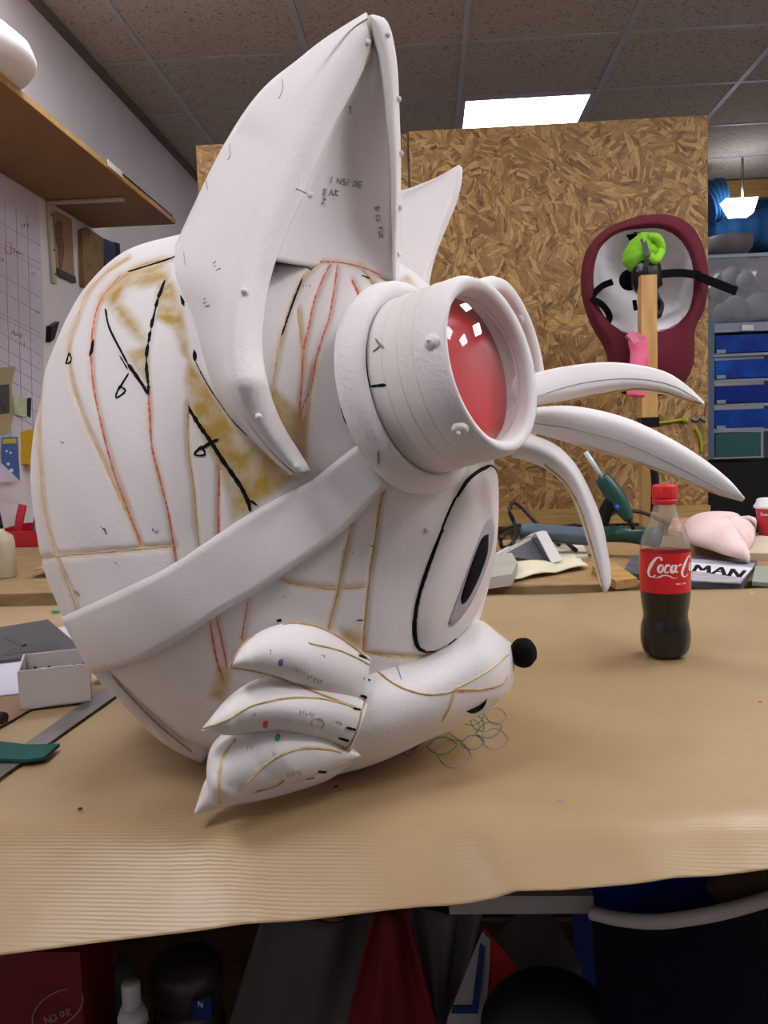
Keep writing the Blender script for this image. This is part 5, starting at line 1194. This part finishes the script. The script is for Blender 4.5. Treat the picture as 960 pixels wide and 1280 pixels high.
can(165, 1256, .86, .022, 'spray_bottle', 'small grey bottle with a white spray nozzle in front of the spray can', mat('can_grey', '#6a6664', .4), M_WHITE, .7, .02, .010)
t, c, H = can(232, 1195, .95, .043, 'cleaning_bottle', 'clear bottle with a blue and green printed label under the table', mat('dull_clear', '#4e4a46', .2), mat('bottle_shoulder', '#4a4440', .3), .95, .05)
lbm = mat('blue_label', '#2a5c94', .4, vscale=14, col2='#2f7ab0')
L_ = ob('label', *lathe([(.0436, H-.21), (.0436, H-.10)], c, 32, caps=False), lbm, t)
ob('label_patch', *prism([B(240, 1252, c.y-.044), B(264, 1244, c.y-.044), B(264, 1275, c.y-.044), B(242, 1276, c.y-.044)], (0, .001, 0)), mat('navy_patch', '#16307c', .4), L_, smooth=False)
LBV = [BVHTree.FromPolygons([B(150, 1180, c.y-.0455), B(350, 1180, c.y-.0455), B(350, 1300, c.y-.0455), B(150, 1300, c.y-.0455)], [(0, 1, 2, 3)])]
lines(word('NO', 248, 1252, 7, 0), .002, M_WHITE, LBV, 'lettering', L_, smooth=False, h=.0003)
flat_y = lambda pts, Y, th, m, name, label, cat, **k: ob(name, *prism([B(x, y, Y) for x, y in pts], (0, th, 0)), m, None, smooth=False, label=label, cat=cat, **k)
# red bag with outline lettering
rb = thing('red_carton', B(50, 1270, .92), 'red carton with a pale oval emblem and lettering under the table at the left edge', 'carton')
q_ = [B(-20, 1190, .84), B(100, 1190, .84), B(101, 1330, .84), B(-20, 1330, .84)]
for v in q_[2:]: v.z = SZ
ob('carton_body', *prism(q_, (0, .09, 0)), mat('dark_red', '#7c1420', .5), rb, smooth=False)
RBV = [BVHTree.FromPolygons([B(-50, 1150, .838), B(150, 1150, .838), B(150, 1300, .838), B(-50, 1300, .838)], [(0, 1, 2, 3)])]
oval = [(72+36*math.cos(a)*math.cos(-.6)-20*math.sin(a)*math.sin(-.6), 1262+36*math.cos(a)*math.sin(-.6)+20*math.sin(a)*math.cos(-.6)) for a in np.linspace(0, 5.5, 24)]
lines([oval], .0014, mat('pale_print', '#a8888a', .6), RBV, 'emblem_oval', rb, h=.0003)
LN = {'N': 1, 'D': 1}
lines(word('ND', 55, 1272, 9, -.35)+word('o', 72, 1262, 10, -.35)+word('R', 82, 1262, 9, -.35), .0016, MATS['pale_print'], RBV, 'lettering', rb, smooth=False, h=.0003)
# grey and red draped fabrics, banner with blue rectangle
def drape(pts, Y, m, name, label, amp=.01, cat='fabric', to=None):
    q = [B(x, y, Y) for x, y in pts]; n = 16; V = []
    a, b_, c, d = q
    for i in range(n):
        for j in range(n):
            s, u = i/(n-1), j/(n-1); p = (a*(1-s)+b_*s)*(1-u)+(d*(1-s)+c*s)*u
            V.append(p+Vector((0, amp*math.sin(s*9+u*2)+amp*.5*math.sin(s*17), 0)))
    o = ob(name, V, grid_faces(n, n), m, label=label, cat=cat); o.modifiers.new('t', 'SOLIDIFY').thickness = .004; return o
drape([(330, 1150), (480, 1148), (440, 1330), (270, 1330)], .90, mat('grey_cloth', '#5c5856', .8, bump=.5), 'grey_cloth', 'grey crumpled cloth under the middle of the table')
drape([(470, 1140), (505, 1140), (560, 1330), (425, 1330)], .84, mat('red_cloth', '#7a0d18', .8), 'red_cloth', 'red pointed cloth under the middle of the table')
drape([(500, 1135), (600, 1140), (560, 1290), (545, 1290)], .87, mat('pale_grey_cloth', '#6e6a6c', .8), 'pale_cloth', 'pale grey cloth beside the red pointed cloth')
bn = thing('printed_banner', B(610, 1220, .82), 'orange red banner with a white and blue frame print under the table', 'banner')
def bq(pts, Y, m, name): ob(name, *prism([B(x, y, Y) for x, y in pts], (0, .002, 0)), m, bn, smooth=False)
bq([(605, 1160), (640, 1200), (680, 1270), (680, 1330), (560, 1330)], .83, mat('orange_red', '#c02c22', .6), 'banner_field')
bq([(603, 1165), (613, 1175), (612, 1210), (606, 1282), (558, 1282), (560, 1272)], .825, mat('banner_white', '#a8a4a6', .6), 'white_frame')
bq([(600, 1180), (606, 1185), (602, 1230), (597, 1267), (564, 1267), (566, 1258), (590, 1258), (595, 1220)], .822, mat('banner_blue', '#142a6c', .6), 'blue_frame')
# grey padded roll, dark rounded case
setp(ob('grey_roll', *tube([B(640, 1160, .95), B(665, 1190, .93), B(690, 1235, .90)], lambda t: .045-.006*t, 18), mat('grey_wrap', '#77716f', .8, bump=.5)), 'grey wrapped roll leaning under the table', 'roll')
cc_ = B(684, 1284, .78); V, Fc = sphere(cc_, .064, 28, 18, (1.0, .7, .85))
setp(ob('dark_case', V, Fc, mat('dark_case', '#1c1c20', .5, spec=.3, vscale=6)), 'dark rounded case at the bottom of the picture under the table', 'case')
# white sheet edge, blue tub with white rim, sacking
flat_y([(560, 1120), (742, 1120), (742, 1142), (562, 1143)], .79, .012, mat('off_white_board', '#b8b2ac', .8), 'white_board', 'edge of an off white board below the front of the table', 'board')
tubt = thing('blue_tub', B(830, 1200, .78), 'blue plastic tub with a white rolled rim under the right of the table', 'tub')
rim_px = [(740, 1141), (775, 1149), (820, 1152), (865, 1147), (910, 1138), (965, 1122), (1010, 1105)]
rp_ = [B(x, y, .76-.05*math.sin((x-740)/270*PI)) for x, y in rim_px]
ob('rim', *tube(rp_, .0065, 12, 60), mat('rim_white', '#d2cbc2', .5), tubt)
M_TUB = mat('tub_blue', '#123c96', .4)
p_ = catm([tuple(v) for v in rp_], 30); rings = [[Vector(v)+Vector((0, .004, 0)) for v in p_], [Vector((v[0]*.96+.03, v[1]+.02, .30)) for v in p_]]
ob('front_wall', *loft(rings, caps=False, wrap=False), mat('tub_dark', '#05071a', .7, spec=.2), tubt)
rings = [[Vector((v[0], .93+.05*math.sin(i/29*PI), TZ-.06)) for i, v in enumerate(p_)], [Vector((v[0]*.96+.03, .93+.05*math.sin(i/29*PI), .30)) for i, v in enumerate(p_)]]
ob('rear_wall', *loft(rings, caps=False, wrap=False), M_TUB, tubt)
flat_y([(742, 1112), (912, 1090), (915, 1140), (745, 1142)], .80, .01, M_TUB, 'blue_packet', 'flat blue packet standing inside the blue tub', 'packet')
V, Fc = sphere(B(945, 1108, .79), .035, 24, 16, (1.3, .6, .6)); V = [v+Vector((random.uniform(-1, 1), 0, random.uniform(-1, 1)))*.002 for v in V]
setp(ob('sacking_bundle', V, Fc, mat('sacking', '#7c6850', .9, bump=1)), 'small bundle of brown sacking above the white rim of the tub', 'bundle')
setp(ob('white_thread', *tube([B(888, 1158, .72), B(889, 1190, .72), B(887, 1222, .72)], .0012, 6), M_WHITE), 'white thread hanging in front of the blue tub', 'thread')
